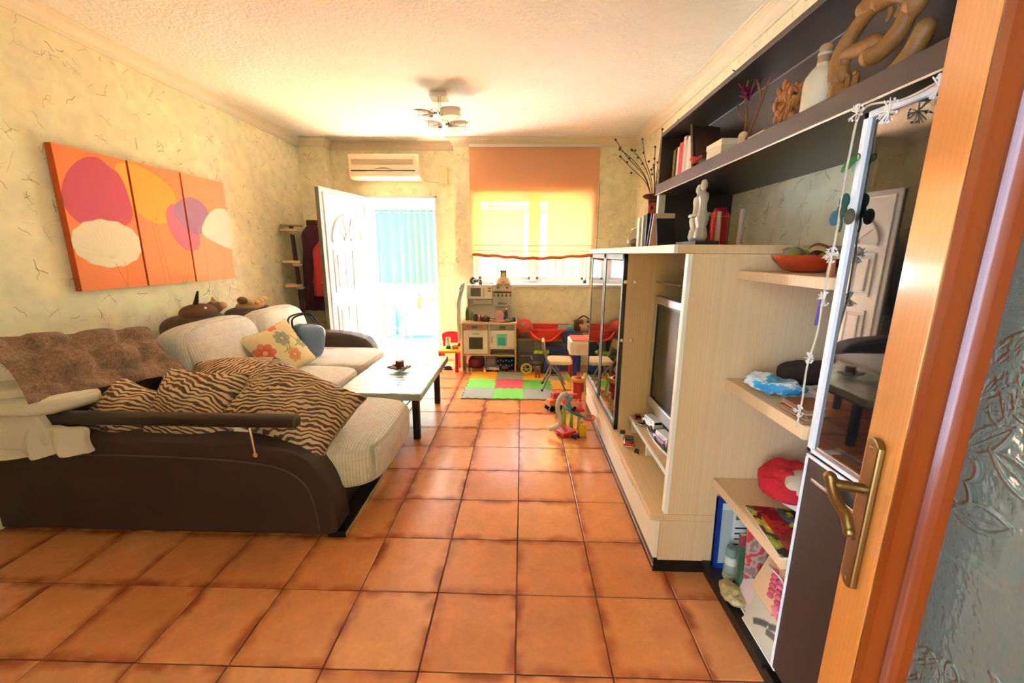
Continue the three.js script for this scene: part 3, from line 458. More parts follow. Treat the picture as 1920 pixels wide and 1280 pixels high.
// ---------- coffee table ----------
{
  const t = thing('coffee_table', 'dark coffee table covered with a crinkled pale plastic cloth', 'table', [-1.02, 0, -3.28]); const dk = mat(0x16110f, 0.35);
  for (const [x, z] of [[0.225, 0.37], [0.225, -0.4], [-0.24, 0.37], [-0.24, -0.4]]) mesh('leg', BX(x - 0.026, x + 0.026, 0, 0.385, z - 0.02, z + 0.02, 0.003), dk, t);
  mesh('apron', geo([BX(-0.28, 0.27, 0.345, 0.39, -0.49, -0.46), BX(-0.28, 0.27, 0.345, 0.39, 0.44, 0.47), BX(-0.29, -0.26, 0.345, 0.39, -0.49, 0.47), BX(0.25, 0.275, 0.345, 0.39, -0.49, 0.47)]), dk, t);
  mesh('top', BX(-0.3, 0.3, 0.385, 0.408, -0.545, 0.535, 0.003), dk, t);
  const g = new THREE.BoxGeometry(0.612, 0.014, 1.09, 60, 1, 110); xyz(g, (x, y, z) => { const w = y > 0 ? 0.0045 * fbm(x * 14, z * 26, 2, 4) + 0.003 * Math.abs(fbm(x * 22 + z * 8, z * 6, 5, 2)) : 0; return [x, y + w + 0.4165, z - 0.005]; });
  mesh('plastic_cloth', uvBox(g), phys(0xd6dccf, 0.2, { clearcoat: 0.7, clearcoatRoughness: 0.15, map: rep(pixels(256, 256, (u, v) => { const n = loopNoise(u, v, 6, 4) * 36, l = Math.abs(loopNoise(u, v, 12, 3, 4)) < 0.02 ? -30 : 0; return [228 + n + l, 234 + n + l, 220 + n + l]; }), 2.4, 2.4) }), t);
  mesh('cloth_hem', geo([BX(0.302, 0.309, 0.372, 0.416, -0.55, 0.54, 0.002), BX(-0.309, 0.309, 0.372, 0.416, 0.536, 0.542, 0.002)]), phys(0x9fa596, 0.3, { clearcoat: 0.5 }), t);
  mesh('corner_bracket', geo([BX(0.14, 0.15, 0.27, 0.345, 0.445, 0.455), AT(new THREE.BoxGeometry(0.008, 0.11, 0.008), [0.18, 0.31, 0.45], [0, 0, -0.75])]), dk, t);
  const d = thing('glass_dish', 'small white saucer on the coffee table', 'dish', [-1.03, 0.428, -3.32]);
  mesh('bowl', LATHE([[0, 0.0], [0.03, 0.0], [0.05, 0.006], [0.085, 0.022], [0.083, 0.026], [0.05, 0.012], [0, 0.008]]), phys(0xeef0ea, 0.12, { clearcoat: 1 }), d);
  const c = thing('candle', 'thick brown candle standing in the saucer on the coffee table', 'candle', [-1.03, 0.438, -3.32]);
  mesh('wax', CYL(0.034, 0.036, 0.075, [0, 0.0375, 0], [0, 0, 0], 24), mat(0x5b3320, 0.55), c); mesh('rim', CYL(0.035, 0.035, 0.012, [0, 0.074, 0], [0, 0, 0], 24), mat(0xc9a86c, 0.5), c); mesh('wick', CYL(0.0015, 0.0015, 0.014, [0, 0.086, 0], [0, 0, 0], 6), M.black, c);
  [[-0.075, 0.02, 0x8a6a52, 'brown'], [-0.055, -0.03, 0x6a3a32, 'dark red'], [0.07, -0.01, 0xb8a88e, 'pale beige'], [-0.04, 0.05, 0xb58f7c, 'rose'], [0.05, 0.045, 0x9a8a7a, 'grey']].forEach(([x, z, k, hue], i) => tag(mesh('pebble', (() => { const g = SPH(0.022, [0, 0, 0], [1.4, 0.6, 1], 12); g.rotateY(i); g.translate(-1.03 + x, 0.458, -3.32 + z); return g; })(), mat(k, 0.5)), hue + ' polished pebble in the saucer beside the thick candle', 'pebble', 'pebbles in the saucer'));
}
// ---------- pictures ----------
{
  const map = painted(1344, 832, (c, W, H) => {
    const grad = (x0, x1, a, b) => { c.fillStyle = a; c.fillRect(x0, 0, x1 - x0, H); const r = rng(x0 + 3); for (let k = 0; k < 500; k++) { c.fillStyle = b; c.globalAlpha = 0.05; c.fillRect(x0 + r() * (x1 - x0), r() * H, 30 + r() * 120, 4 + r() * 22); } c.globalAlpha = 1; };
    grad(0, 444, '#f58a4c', '#f0702a'); grad(444, 880, '#f7965c', '#ef8240'); grad(880, W, '#f6a070', '#f4b79a');
    const r = rng(4), blob = (raw, col, edge, al = 1) => { const mx = raw.reduce((a, p) => a + p[0], 0) / raw.length, my = raw.reduce((a, p) => a + p[1], 0) / raw.length, pts = raw.map(([x, y]) => [mx + (x - mx) * 1.13, my + (y - my) * 1.13]); c.globalAlpha = al; c.fillStyle = col; c.beginPath(); const n = pts.length; for (let i = 0; i <= n; i++) { const p = pts[i % n], q = pts[(i + 1) % n], m = [(p[0] + q[0]) / 2, (p[1] + q[1]) / 2]; i ? c.quadraticCurveTo(p[0], p[1], m[0], m[1]) : c.moveTo(m[0], m[1]); } c.closePath(); c.fill(); if (edge) { c.strokeStyle = edge; c.lineWidth = 7; c.globalAlpha = 0.45; c.stroke(); } c.globalAlpha = 1; };
    const streaks = (cx, cy, rx, ry, col, n, fan) => { c.strokeStyle = col; c.lineWidth = 3; for (let k = 0; k < n; k++) { c.globalAlpha = 0.25; const a = fan[0] + (fan[1] - fan[0]) * k / n; c.beginPath(); c.moveTo(cx, cy); c.quadraticCurveTo(cx + Math.cos(a) * rx * 0.5, cy + Math.sin(a) * ry * 0.4, cx + Math.cos(a) * rx, cy + Math.sin(a) * ry); c.stroke(); } c.globalAlpha = 1; };
    blob([[360, 70], [460, 30], [560, 40], [700, 90], [790, 170], [760, 280], [690, 370], [580, 380], [480, 330], [400, 240]], '#efb040', '#d98a1c'); streaks(600, 380, 210, 330, '#d8922a', 22, [-2.7, -0.5]);
    blob([[15, 300], [60, 170], [160, 70], [255, 45], [300, 90], [360, 110], [395, 230], [400, 370], [300, 425], [150, 430], [60, 400]], '#c34a62', '#a8324e'); streaks(230, 420, 200, 340, '#a53352', 26, [-2.8, -0.3]);
    blob([[700, 320], [780, 250], [860, 300], [960, 420], [960, 540], [860, 580], [760, 520], [715, 420]], '#d4708a', '#bb5274', 0.95); streaks(800, 540, 160, 240, '#c05a80', 16, [-2.6, -0.4]);
    blob([[770, 300], [850, 215], [960, 180], [1070, 220], [1110, 300], [1070, 400], [960, 450], [860, 400]], '#a8789c', '#8c5f8c', 0.95); streaks(940, 440, 150, 230, '#8a5f90', 20, [-2.6, -0.5]);
    blob([[1010, 440], [1120, 300], [1230, 240], [1360, 250], [1360, 560], [1270, 540], [1140, 500]], '#f4ecd4', '#e0cfa8'); streaks(1120, 470, 240, 160, '#e2d3b2', 12, [-0.8, 0.5]);
    { const pts = []; for (let a = 0; a < 26; a++) { const k = 1 + (a % 2 ? 0.05 : -0.03); pts.push([222 + Math.cos(a / 26 * 6.283) * 200 * k, 548 + Math.sin(a / 26 * 6.283) * 130 * k]); } blob(pts, '#f4e8c6', '#e3cf9f'); } streaks(220, 640, 190, 190, '#dcc89a', 16, [-2.9, -0.2]);
    c.strokeStyle = '#9a4420'; c.lineWidth = 3; c.globalAlpha = 0.55; for (const [a, b, d] of [[240, 670, 300], [300, 660, 280], [560, 380, 590], [590, 385, 640], [800, 570, 740], [830, 575, 775], [1010, 500, 1000], [1230, 560, 1200]]) { c.beginPath(); c.moveTo(a, b); c.quadraticCurveTo(a + 20, (b + H) / 2, d, H); c.stroke(); } c.globalAlpha = 1;
  });
  map.wrapS = map.wrapT = THREE.ClampToEdgeWrapping;
  const side = mat(0xcf5a22, 0.8), face = mat(0xffffff, 0.7, { map });
  [[-2.38, -2.815, 'leftmost orange canvas of the triptych, with a crimson and a white flower', 'with_white'], [-2.83, -3.245, 'middle orange canvas of the triptych, with a yellow flower', ''], [-3.26, -3.715, 'pale orange canvas of the triptych nearest the window corner, with a violet flower', '']].forEach(([a, b, label], i) => {
    const t = thing('canvas_picture', label, 'picture', [XL, 1.165, (a + b) / 2], 0, 'flower triptych on the left wall'), h = Math.abs(a - b) / 2;
    mesh('stretched_canvas', BX(0.002, 0.04, 0, 0.825, -h, h, 0.002), side, t);
    const g = new THREE.BoxGeometry(0.002, 0.823, 2 * h - 0.002).translate(0.0408, 0.4125, 0), p = g.attributes.position, uv = g.attributes.uv; for (let n = 0; n < p.count; n++) uv.setXY(n, clamp((-2.38 - (p.getZ(n) + (a + b) / 2)) / 1.335, 0, 1), clamp(p.getY(n) / 0.825, 0, 1));
    mesh('painted_face', g, face, t);
  });
}
// ---------- open front door leaf ----------
{
  const t = thing('front_door', 'white panelled front door with fanlight motif standing open', 'door', [-1.962, 0.012, -5.275], -Math.PI / 2 - 0.2);
  const W = 0.885, H = 2.06, D = 0.05, leafWhite = mat(0xe9ebef, 0.5);
  mesh('leaf', BX(0, W, 0, H, -D / 2, D / 2, 0.004), leafWhite, t);
  mesh('edge_seal', BX(W - 0.002, W + 0.004, 0.01, H - 0.01, -D / 2 + 0.008, D / 2 - 0.006), mat(0x6f675a, 0.6), t);
  const ring = (x0, x1, y0, y1, w) => { const s = shapeOf([[x0, y0], [x1, y0], [x1, y1], [x0, y1]]); const h = new THREE.Path(); h.moveTo(x0 + w, y0 + w); h.lineTo(x0 + w, y1 - w); h.lineTo(x1 - w, y1 - w); h.lineTo(x1 - w, y0 + w); h.closePath(); s.holes.push(h); return EXT(s, 0.016, 0.006, 2); };
  for (const f of [-1, 1]) {
    const put = (g) => { g.translate(0, 0, D / 2 - 0.004); if (f < 0) g.rotateY(Math.PI).translate(W, 0, 0); return g; };
    for (const [x0, x1, y0, y1] of [[0.15, 0.39, 0.95, 1.42], [0.5, 0.74, 0.95, 1.42], [0.15, 0.39, 0.2, 0.8], [0.5, 0.74, 0.2, 0.8]]) { const p = mesh('raised_panel', put(ring(x0, x1, y0, y1, 0.035)), leafWhite, t); mesh('panel_field', put(AT(EXT(shapeOf([[x0 + 0.06, y0 + 0.06], [x1 - 0.06, y0 + 0.06], [x1 - 0.06, y1 - 0.06], [x0 + 0.06, y1 - 0.06]]), 0.018, 0.008, 2), [0, 0, 0])), leafWhite, p); }
    mesh('rim_frame', put(ring(0.05, W - 0.05, 0.05, H - 0.05, 0.018)), leafWhite, t);
    const arc = (R, w) => { const s = new THREE.Shape(); s.absarc(0, 0, R, 0, Math.PI, false); s.absarc(0, 0, R - w, Math.PI, 0, true); s.closePath(); return EXT(s, 0.02, 0.006, 2, 28).translate(W / 2, 1.52, 0); };
    const fan = mesh('fanlight_arch', put(geo([arc(0.295, 0.035), arc(0.08, 0.03), EXT(shapeOf([[-0.295, -0.03], [0.295, -0.03], [0.295, 0.0], [-0.295, 0.0]]), 0.02, 0.006).translate(W / 2, 1.52, 0)])), leafWhite, t);
    for (let k = 1; k < 5; k++) { const a = k * Math.PI / 5; mesh('fanlight_spoke', put(AT(EXT(shapeOf([[0.07, -0.008], [0.27, -0.008], [0.27, 0.008], [0.07, 0.008]]), 0.016, 0.004), [W / 2, 1.52, 0], [0, 0, a])), leafWhite, fan); }
    const hd = mesh('handle_plate', put(BX(W - 0.075, W - 0.045, 0.9, 1.12, 0, 0.012, 0.004)), M.steel, t); mesh('lever', put(geo([BAR([W - 0.06, 1.06, 0.01], [W - 0.06, 1.06, 0.055], 0.009), BAR([W - 0.055, 1.06, 0.055], [W - 0.19, 1.06, 0.058], 0.009)])), M.steel, hd); mesh('keyhole', put(CYL(0.011, 0.011, 0.02, [W - 0.06, 0.94, 0.01], [Math.PI / 2, 0, 0], 14)), M.steel, hd);
  }
  for (const y of [0.25, 1.05, 1.85]) mesh('hinge', CYL(0.012, 0.012, 0.1, [-0.004, y, 0.02], [0, 0, 0], 12), leafWhite, t);
}
// ---------- half-open wooden door with patterned glass, beside the camera ----------
{
  const E = V(0.578, 0, -0.62), Hg = V(0.335, 0, 0.1), L = 0.76, ang = Math.atan2(E.z - Hg.z, E.x - Hg.x);
  const t = thing('glazed_wooden_door', 'varnished orange wooden door with floral textured glass, half open', 'door', [E.x, 0.01, E.z], 0);
  // local x runs from the free edge to the hinge; the face seen is local +z
  t.rotation.y = Math.atan2(-(Hg.z - E.z), Hg.x - E.x);
  const pine = phys(0xffffff, 0.3, { map: rep(woodTexture(9, [190, 112, 40], [216, 142, 62], 40, true), 3, 1), clearcoat: 0.8, clearcoatRoughness: 0.12 });
  const s0 = -0.02, s1 = 0.02, H = 2.03, st = 0.1, mo = 0.055;
  mesh('stile', BX(0, st, 0, H, s0, s1, 0.004), pine, t); mesh('stile', BX(L - st, L, 0, H, s0, s1, 0.004), pine, t);
  mesh('rail', BX(st, L - st, 0, 0.18, s0, s1, 0.002), pine, t); mesh('rail', BX(st, L - st, H - 0.12, H, s0, s1, 0.002), pine, t);
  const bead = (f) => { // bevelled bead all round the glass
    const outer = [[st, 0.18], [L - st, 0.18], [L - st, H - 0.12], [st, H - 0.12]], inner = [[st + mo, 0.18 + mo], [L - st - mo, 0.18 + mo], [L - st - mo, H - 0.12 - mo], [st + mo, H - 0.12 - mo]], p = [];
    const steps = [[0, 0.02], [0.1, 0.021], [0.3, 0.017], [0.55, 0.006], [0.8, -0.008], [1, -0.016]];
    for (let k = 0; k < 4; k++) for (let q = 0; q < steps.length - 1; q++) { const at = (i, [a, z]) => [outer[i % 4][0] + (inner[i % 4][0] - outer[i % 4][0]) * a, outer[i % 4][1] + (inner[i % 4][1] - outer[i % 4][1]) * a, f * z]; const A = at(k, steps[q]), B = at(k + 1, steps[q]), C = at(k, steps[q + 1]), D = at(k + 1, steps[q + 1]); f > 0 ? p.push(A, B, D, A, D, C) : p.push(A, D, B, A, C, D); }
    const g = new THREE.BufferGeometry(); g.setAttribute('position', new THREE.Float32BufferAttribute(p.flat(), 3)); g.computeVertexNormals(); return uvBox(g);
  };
  const bm = pine.clone(); bm.color = new THREE.Color(0x94664a); bm.side = THREE.DoubleSide; mesh('glazing_bead', geo([bead(1), bead(-1)]), bm, t);  // bead tinted darker than the door wood, its shade put into the colour
  const rp = rng(5), flowers = [], leaves = []; for (let i = 0; i < 12; i++) { const x = rp(), y = rp(), s = 0.07 + rp() * 0.05; flowers.push([x, y, s, rp() * 6]); for (let k = 0; k < 3; k++) leaves.push([x + (rp() - 0.5) * 0.34, y + (rp() - 0.5) * 0.34, 0.07 + rp() * 0.05, rp() * 6.3]); }
  const pat = pixels(512, 512, (u, v) => {
    let k = 120 + loopNoise(u, v, 40, 3) * 40; // flower sprays pressed into the glass
    for (const [cx, cy, s, a] of flowers) { const dx = (((u - cx + 1.5) % 1) - 0.5) / s, dy = (((v - cy + 1.5) % 1) - 0.5) / s, r = Math.hypot(dx, dy); if (r < 1.25) { const th = Math.atan2(dy, dx) + a, pet = 0.55 + 0.45 * Math.abs(Math.cos(th * 2.5)); k += 105 * smooth(0.14, 0, Math.abs(r - pet)) - 60 * smooth(0.2, 0.02, r); } }
    for (const [cx, cy, s, a] of leaves) { const dx = (((u - cx + 1.5) % 1) - 0.5) / s, dy = (((v - cy + 1.5) % 1) - 0.5) / s, x = dx * Math.cos(a) + dy * Math.sin(a), y = -dx * Math.sin(a) + dy * Math.cos(a), e = Math.abs(y) - 0.32 * Math.max(0, 1 - x * x); if (Math.abs(x) < 1.1) k += 85 * smooth(0.1, 0, Math.abs(e)) + 50 * smooth(0.05, 0, Math.abs(y)); }
    return [k, k, k];
  }, false);
  const gl = mesh('pane', BX(st + 0.02, L - st - 0.02, 0.2, H - 0.14, -0.02, -0.014), phys(0x9dab9a, 0.12, { transmission: 0.72, thickness: 0, ior: 1.5, bumpMap: rep(pat, 2.4, 2.4), bumpScale: 0.006 }), t); gl.userData.label = 'greenish frosted glass with pressed flower sprays';
  // brass handle on a long back plate, both sides
  const brass = mat(0x7d6136, 0.36, { metalness: 0.95 });
  for (const f of [1, -1]) {
    const y = 0.995, pl = mesh('back_plate', (() => { const s = new THREE.Shape(); s.moveTo(-0.019, -0.12); s.quadraticCurveTo(0, -0.14, 0.019, -0.12); s.lineTo(0.019, 0.12); s.quadraticCurveTo(0, 0.14, -0.019, 0.12); s.closePath(); return AT(EXT(s, 0.01, 0.003, 2), [0.045, y, f > 0 ? s1 : s0 - 0.01]); })(), brass, t);
    mesh('lever', geo([BAR([0.045, y + 0.045, f * s1], [0.045, y + 0.045, f * (s1 + 0.048)], 0.008, 14), TUBE([[0.042, y + 0.052, f * (s1 + 0.053)], [0.05, y + 0.04, f * (s1 + 0.052)], [0.064, y + 0.026, f * (s1 + 0.048)], [0.084, y + 0.016, f * (s1 + 0.042)], [0.098, y + 0.0, f * (s1 + 0.04)]], 0.008, 24, 12), SPH(0.0095, [0.04, y + 0.053, f * (s1 + 0.053)], [1, 1, 1], 12), SPH(0.0085, [0.099, y - 0.001, f * (s1 + 0.04)], [1, 1, 1], 12)]), brass, pl);
    for (const q of [-0.115, 0.115]) mesh('screw', SPH(0.0045, [0.045, y + q, f * (s1 + 0.0105)], [1, 1, 0.6], 8), brass, pl);
    mesh('keyhole', CYL(0.006, 0.006, 0.004, [0.045, y - 0.04, f * (s1 + 0.01)], [Math.PI / 2, 0, 0], 12), M.black, pl);
  }
}
// ---------- air conditioner, junction box, switch ----------
{
  const t = thing('air_conditioner', 'cream wall air conditioner over the front door', 'air conditioner', [-1.65, 2.26, ZR]); const cm = mat(0xefe3c4, 0.4);
  const s = new THREE.Shape(); s.moveTo(0, 0.0); s.lineTo(0.13, 0.0); s.bezierCurveTo(0.175, 0.01, 0.19, 0.04, 0.195, 0.08); s.lineTo(0.2, 0.25); s.bezierCurveTo(0.198, 0.27, 0.19, 0.28, 0.17, 0.28); s.lineTo(0, 0.28); s.closePath();
  mesh('casing', AT(EXT(s, 0.84, 0.004, 2), [0.42, 0, 0], [0, -Math.PI / 2, 0]), cm, t);
  mesh('grille_back', BX(-0.38, 0.35, 0.155, 0.215, 0.196, 0.2005), mat(0xa3946c, 0.6), t);
  for (let i = 0; i < 7; i++) mesh('grille_slat', BX(-0.38, 0.35, 0.157 + i * 0.0085, 0.162 + i * 0.0085, 0.199, 0.204), mat(0xcbbf9a, 0.5), t);
  mesh('air_slot', BX(-0.395, 0.37, 0.083, 0.094, 0.18, 0.1985), mat(0x33241f, 0.6), t);
  mesh('louvre', BX(-0.39, 0.36, 0.022, 0.076, 0.188, 0.197, 0.003), cm, t);
  mesh('badge', (() => { const q = new THREE.Shape(); q.moveTo(-0.11, 0); q.quadraticCurveTo(0, 0.034, 0.11, 0); q.quadraticCurveTo(0, 0.02, -0.11, 0); return EXT(q, 0.003).translate(-0.01, 0.104, 0.1975); })(), mat(0x3b3346, 0.4), t).userData.label = 'dark crescent badge';
  const j = thing('junction_box', 'small cream junction box beside the air conditioner', 'box', [-0.975, 2.22, ZR]);
  mesh('case', BX(-0.055, 0.055, 0, 0.2, 0, 0.045, 0.008), mat(0xf0d9a2, 0.45), j); mesh('cable', TUBE([[-0.05, 0.02, 0.02], [-0.15, 0.03, 0.012], [-0.25, 0.05, 0.02]], 0.004, 12, 6), mat(0xd9c08c, 0.6), j);
  const w = thing('light_switch', 'cream double light switch on the wall beside the doorway', 'switch', [-0.9, 1.15, ZR]);
  mesh('plate', BX(-0.035, 0.035, 0, 0.125, 0, 0.009, 0.003), mat(0xf0e2c0, 0.4), w); for (const y of [0.012, 0.066]) mesh('rocker', AT(BX(-0.025, 0.025, 0, 0.046, 0, 0.008, 0.002), [0, y, 0.006], [0.06, 0, 0]), mat(0xf4ead0, 0.35), w);
}
// ---------- ceiling lamp ----------
{
  const t = thing('ceiling_lamp', 'chrome ceiling lamp with four frosted glass discs', 'lamp', [-0.71, HC, -3.74]);
  mesh('ceiling_plate', BX(-0.07, 0.07, -0.045, 0, -0.07, 0.07, 0.003), M.chrome, t);
  for (const x of [-0.008, 0.008]) mesh('stem', BAR([x, -0.045, 0], [x, -0.16, 0], 0.005, 10), M.chrome, t);
  mesh('arm', geo([AT(BX(-0.022, 0.022, -0.005, 0.005, -0.16, 0.16, 0.003), [0.015, -0.178, -0.02], [-0.14, -0.3, 0])]), M.chrome, t);
  const frost = phys(0xfaf4e4, 0.55, { transmission: 0.35, thickness: 0 });
  for (const [x, y, z, sz] of [[-0.125, -0.185, 0.07, 0.075], [-0.085, -0.215, -0.12, 0.075], [0.1, -0.17, 0.05, 0.088], [0.14, -0.215, -0.13, 0.085]]) {
    const ax = x < 0 ? -0.005 : 0.025, a = mesh('lamp_holder', geo([BAR([x, y, z], [ax, y + 0.012, z], 0.006, 8), CYL(0.014, 0.022, 0.034, [x - Math.sign(x) * sz * 0.9, y, z], [0, 0, Math.sign(x) * Math.PI / 2], 14)]), M.steel, t);
    const disc = (q, k) => AT(LATHE([[0.0, 0], [sz * k, 0], [sz * k, 0.006], [0.0, 0.006], [0, 0]], [0, 0, 0], 28), [x, y + q, z], [0.06, 0, 0.06 * Math.sign(x)]);
    mesh('glass_shade', geo(x > 0 && z > 0 ? [disc(-0.03, 1), disc(0.03, 1), AT(new THREE.CylinderGeometry(sz * 0.96, sz * 0.96, 0.056, 28, 1, true), [x, y + 0.003, z])] : [disc(-0.024, 1), disc(0.022, 1)]), frost, a);
    for (let k = 0; k < 3; k++) mesh('pin', CYL(0.004, 0.004, 0.064, [x + Math.cos(k * 2.1) * sz * 0.7, y, z + Math.sin(k * 2.1) * sz * 0.7], [0, 0, 0], 8), M.steel, a);
  }
}
// ---------- roman blind ----------
{
  const t = thing('roman_blind', 'sheer orange roman blind half covering the window', 'blind', [0.125, 1.35, ZB + 0.03]); const W = 1.51;
  const cl = phys(0xf8c294, 0.9, { transmission: 0.45, thickness: 0, side: THREE.DoubleSide, bumpMap: rep(weave, 1, 1), bumpScale: 0.0005 });
  const g = new THREE.PlaneGeometry(W, 1.27, 70, 60); xyz(g, (x, y) => { const k = 0.635 - y, q = 1 - k / 1.27; return [x * (1 - 0.03 * smooth(0.4, 1, k / 1.27)), y + 0.635 - 0.015 * Math.cos(x * 4.2) * smooth(0.7, 1.27, k), 0.006 * Math.sin(x * 9 + y * 2) * smooth(0.2, 1.2, k) + 0.004 * fbm(x * 5, y * 7, 1, 2)]; });
  mesh('fabric', uvBox(g), cl, t);
  const hem = mesh('hem_fold', (() => { const pts = []; for (let i = 0; i <= 24; i++) { const x = -W / 2 * 0.97 + W * 0.97 * i / 24; pts.push([x, 0.012 - 0.018 * Math.cos(x * 4.2) + 0.006 * Math.sin(i * 1.7), 0.012]); } return TUBE(pts, 0.019, 80, 8); })(), mat(0xd06a36, 0.85), t);
  for (const y of [0.085, 0.15]) mesh('fold_rod', TUBE([[-0.72, y, 0.012], [0, y - 0.006, 0.012], [0.72, y, 0.012]], 0.0028, 20, 5), mat(0xa2643c, 0.7), t);
  mesh('head_rail', BX(-W / 2, W / 2, 1.25, 1.275, -0.02, 0.02, 0.003), M.white, t);
  mesh('cord', BAR([W / 2 + 0.012, 0.1, 0.0], [W / 2 + 0.012, 0.86, 0], 0.003, 6), mat(0x7a5a3c, 0.7), t);
}
// ---------- things in the wall niche (board top y = 1.836) ----------
const NY = 1.836;
function book(p, w, h, d, color, label, group, lean = 0, turn = 0, pages = 0xe9ddc0) { // spine faces the room (-x); w along z
  const t = thing('book', label, 'book', p, turn, group); const q = (g) => { if (lean) g.rotateX(lean); return g; };
  mesh('cover', q(geo([BX(0, d, 0, h, -w / 2, -w / 2 + 0.0025), BX(0, d, 0, h, w / 2 - 0.0025, w / 2), BX(-0.001, 0.003, 0, h, -w / 2, w / 2, 0.001)])), mat(color, 0.5), t);
  mesh('pages', q(BX(0.003, d - 0.004, 0.003, h - 0.004, -w / 2 + 0.0025, w / 2 - 0.0025)), mat(pages, 0.9), t); return t;
}
{
  const G = 'books in the wall niche';
  [[0xe2cf93, 0.03, 0.2, 'cream book at the far end of the niche row, against the end panel'], [0x5a5f3e, 0.032, 0.205, 'olive green book in the niche between two cream ones'], [0xe9c9a0, 0.028, 0.2, 'pale peach book in the niche between the olive and the red one'], [0xd2222c, 0.06, 0.215, 'thick red book in the niche row'], [0xefc9b4, 0.034, 0.235, 'pale pink book in the niche beside the thick red one'], [0xd8c79a, 0.022, 0.21, 'thin beige book in the niche row'], [0xe8e0d0, 0.045, 0.22, 'wide off-white book in the niche row'], [0xe6b6a2, 0.04, 0.15, 'short rose coloured book in the niche row']].reduce((z, [c, w, h, l]) => { book([0.935, NY, z + w / 2], w, h, 0.1, c, l, G); return z + w + 0.003; }, -2.76);
  book([0.93, NY, -2.375], 0.02, 0.225, 0.1, 0xeab54a, 'yellow book leaning on the picture frame in the niche', G, -0.2);
  const f = thing('framed_photo', 'dark picture frame leaning at the end of the niche books', 'frame', [0.95, NY, -2.29], 0.35);
  mesh('frame', AT(geo([BX(-0.09, 0.09, 0, 0.016, -0.008, 0.008, 0.002), BX(-0.09, 0.09, 0.204, 0.22, -0.008, 0.008, 0.002), BX(-0.09, -0.074, 0, 0.22, -0.008, 0.008, 0.002), BX(0.074, 0.09, 0, 0.22, -0.008, 0.008, 0.002)]), [0, 0, 0], [-0.16, 0, 0]), mat(0x3a2a20, 0.5), f);
  mesh('photo', AT(BX(-0.076, 0.076, 0.014, 0.206, -0.003, 0.003), [0, 0, 0], [-0.16, 0, 0]), mat(0xffffff, 0.5, { map: pixels(64, 64, (u, v) => { const n = loopNoise(u, v, 4, 4) * 70; return v > 0.55 ? [196 + n, 168 + n, 112 + n] : [96 + n, 62 + n, 44 + n]; }) }), f);
  const b = thing('gift_box', 'cream cardboard box with lid in the niche beside the picture frame', 'box', [0.95, NY, -2.06]);
  mesh('box', BX(-0.07, 0.07, 0, 0.062, -0.075, 0.075, 0.002), mat(0xe9d9ac, 0.6), b); mesh('lid', BX(-0.073, 0.073, 0.05, 0.074, -0.078, 0.078, 0.003), mat(0xf2e6bf, 0.6), b);
  const b2 = thing('gift_box', 'small cream box in the niche beside the twig decoration', 'box', [0.965, NY, -1.79]); mesh('box', BX(-0.04, 0.04, 0, 0.03, -0.055, 0.055, 0.002), mat(0xe4d09c, 0.6), b2); mesh('lid', BX(-0.042, 0.042, 0.022, 0.04, -0.057, 0.057, 0.002), mat(0xead9a8, 0.6), b2);
  const fl = thing('silk_flower', 'pink silk flower with green leaf lying before the niche books', 'flower', [0.885, NY, -2.24]);
  for (let k = 0; k < 7; k++) mesh('petal', AT(SPH(0.022, [0.02, 0, 0], [1, 0.4, 0.8], 10), [0, 0.03 + (k % 2) * 0.012, 0], [0.5, k * 0.9, 0]), mat(0xe05a52, 0.8), fl); mesh('leaf', SPH(0.03, [0, 0.015, 0.06], [0.5, 0.35, 1.2], 10), mat(0x3f6b34, 0.8), fl);
  const pk = thing('wooden_plank', 'narrow bare wooden plank lying along the back of the niche', 'plank', [1.015, NY, -1.2]); mesh('board', BX(-0.02, 0.02, 0, 0.035, -0.62, 0.5, 0.002), M.oakFlat, pk);
}
{ // twig decoration with foil
  const t = thing('twig_decoration', 'bare twigs with green and purple foil in a small stand', 'decoration', [0.93, NY, -1.9]); const bark = mat(0x7a5636, 0.8), r = rng(14);
  mesh('stand', geo([CYL(0.018, 0.024, 0.05, [0, 0.025, 0], [0, 0, 0], 14), SPH(0.02, [0, 0.06, 0], [1, 0.9, 1], 12)]), mat(0xe3c894, 0.6), t);
  for (const pts of [[[0, 0.05, 0], [0.005, 0.14, 0.0], [-0.005, 0.22, -0.01], [0.01, 0.3, -0.03]], [[0, 0.03, 0.01], [0.01, 0.1, 0.05], [0.015, 0.18, 0.09], [0.02, 0.245, 0.115]], [[0, 0.12, 0], [-0.01, 0.17, -0.05], [0, 0.21, -0.08]], [[0.01, 0.18, 0.085], [0.0, 0.22, 0.08], [0.0, 0.25, 0.06]]]) mesh('twig', TUBE(pts, 0.0042, 20, 6), bark, t);
  const foil = (c) => mat(c, 0.25, { metalness: 0.7 }); for (let k = 0; k < 26; k++) { const gr = k < 16, m = gr ? foil(0x1d5a2c) : foil(0x8a1f63); mesh('foil_strip', AT(BX(-0.003, 0.003, 0, 0.05 + r() * 0.03, -0.0008, 0.0008), [0.01, gr ? 0.27 + r() * 0.03 : 0.2 + r() * 0.02, gr ? -0.03 : -0.005], [(r() - 0.5) * 2.6, r() * 6, (r() - 0.5) * 2.2]), m, t); }
}
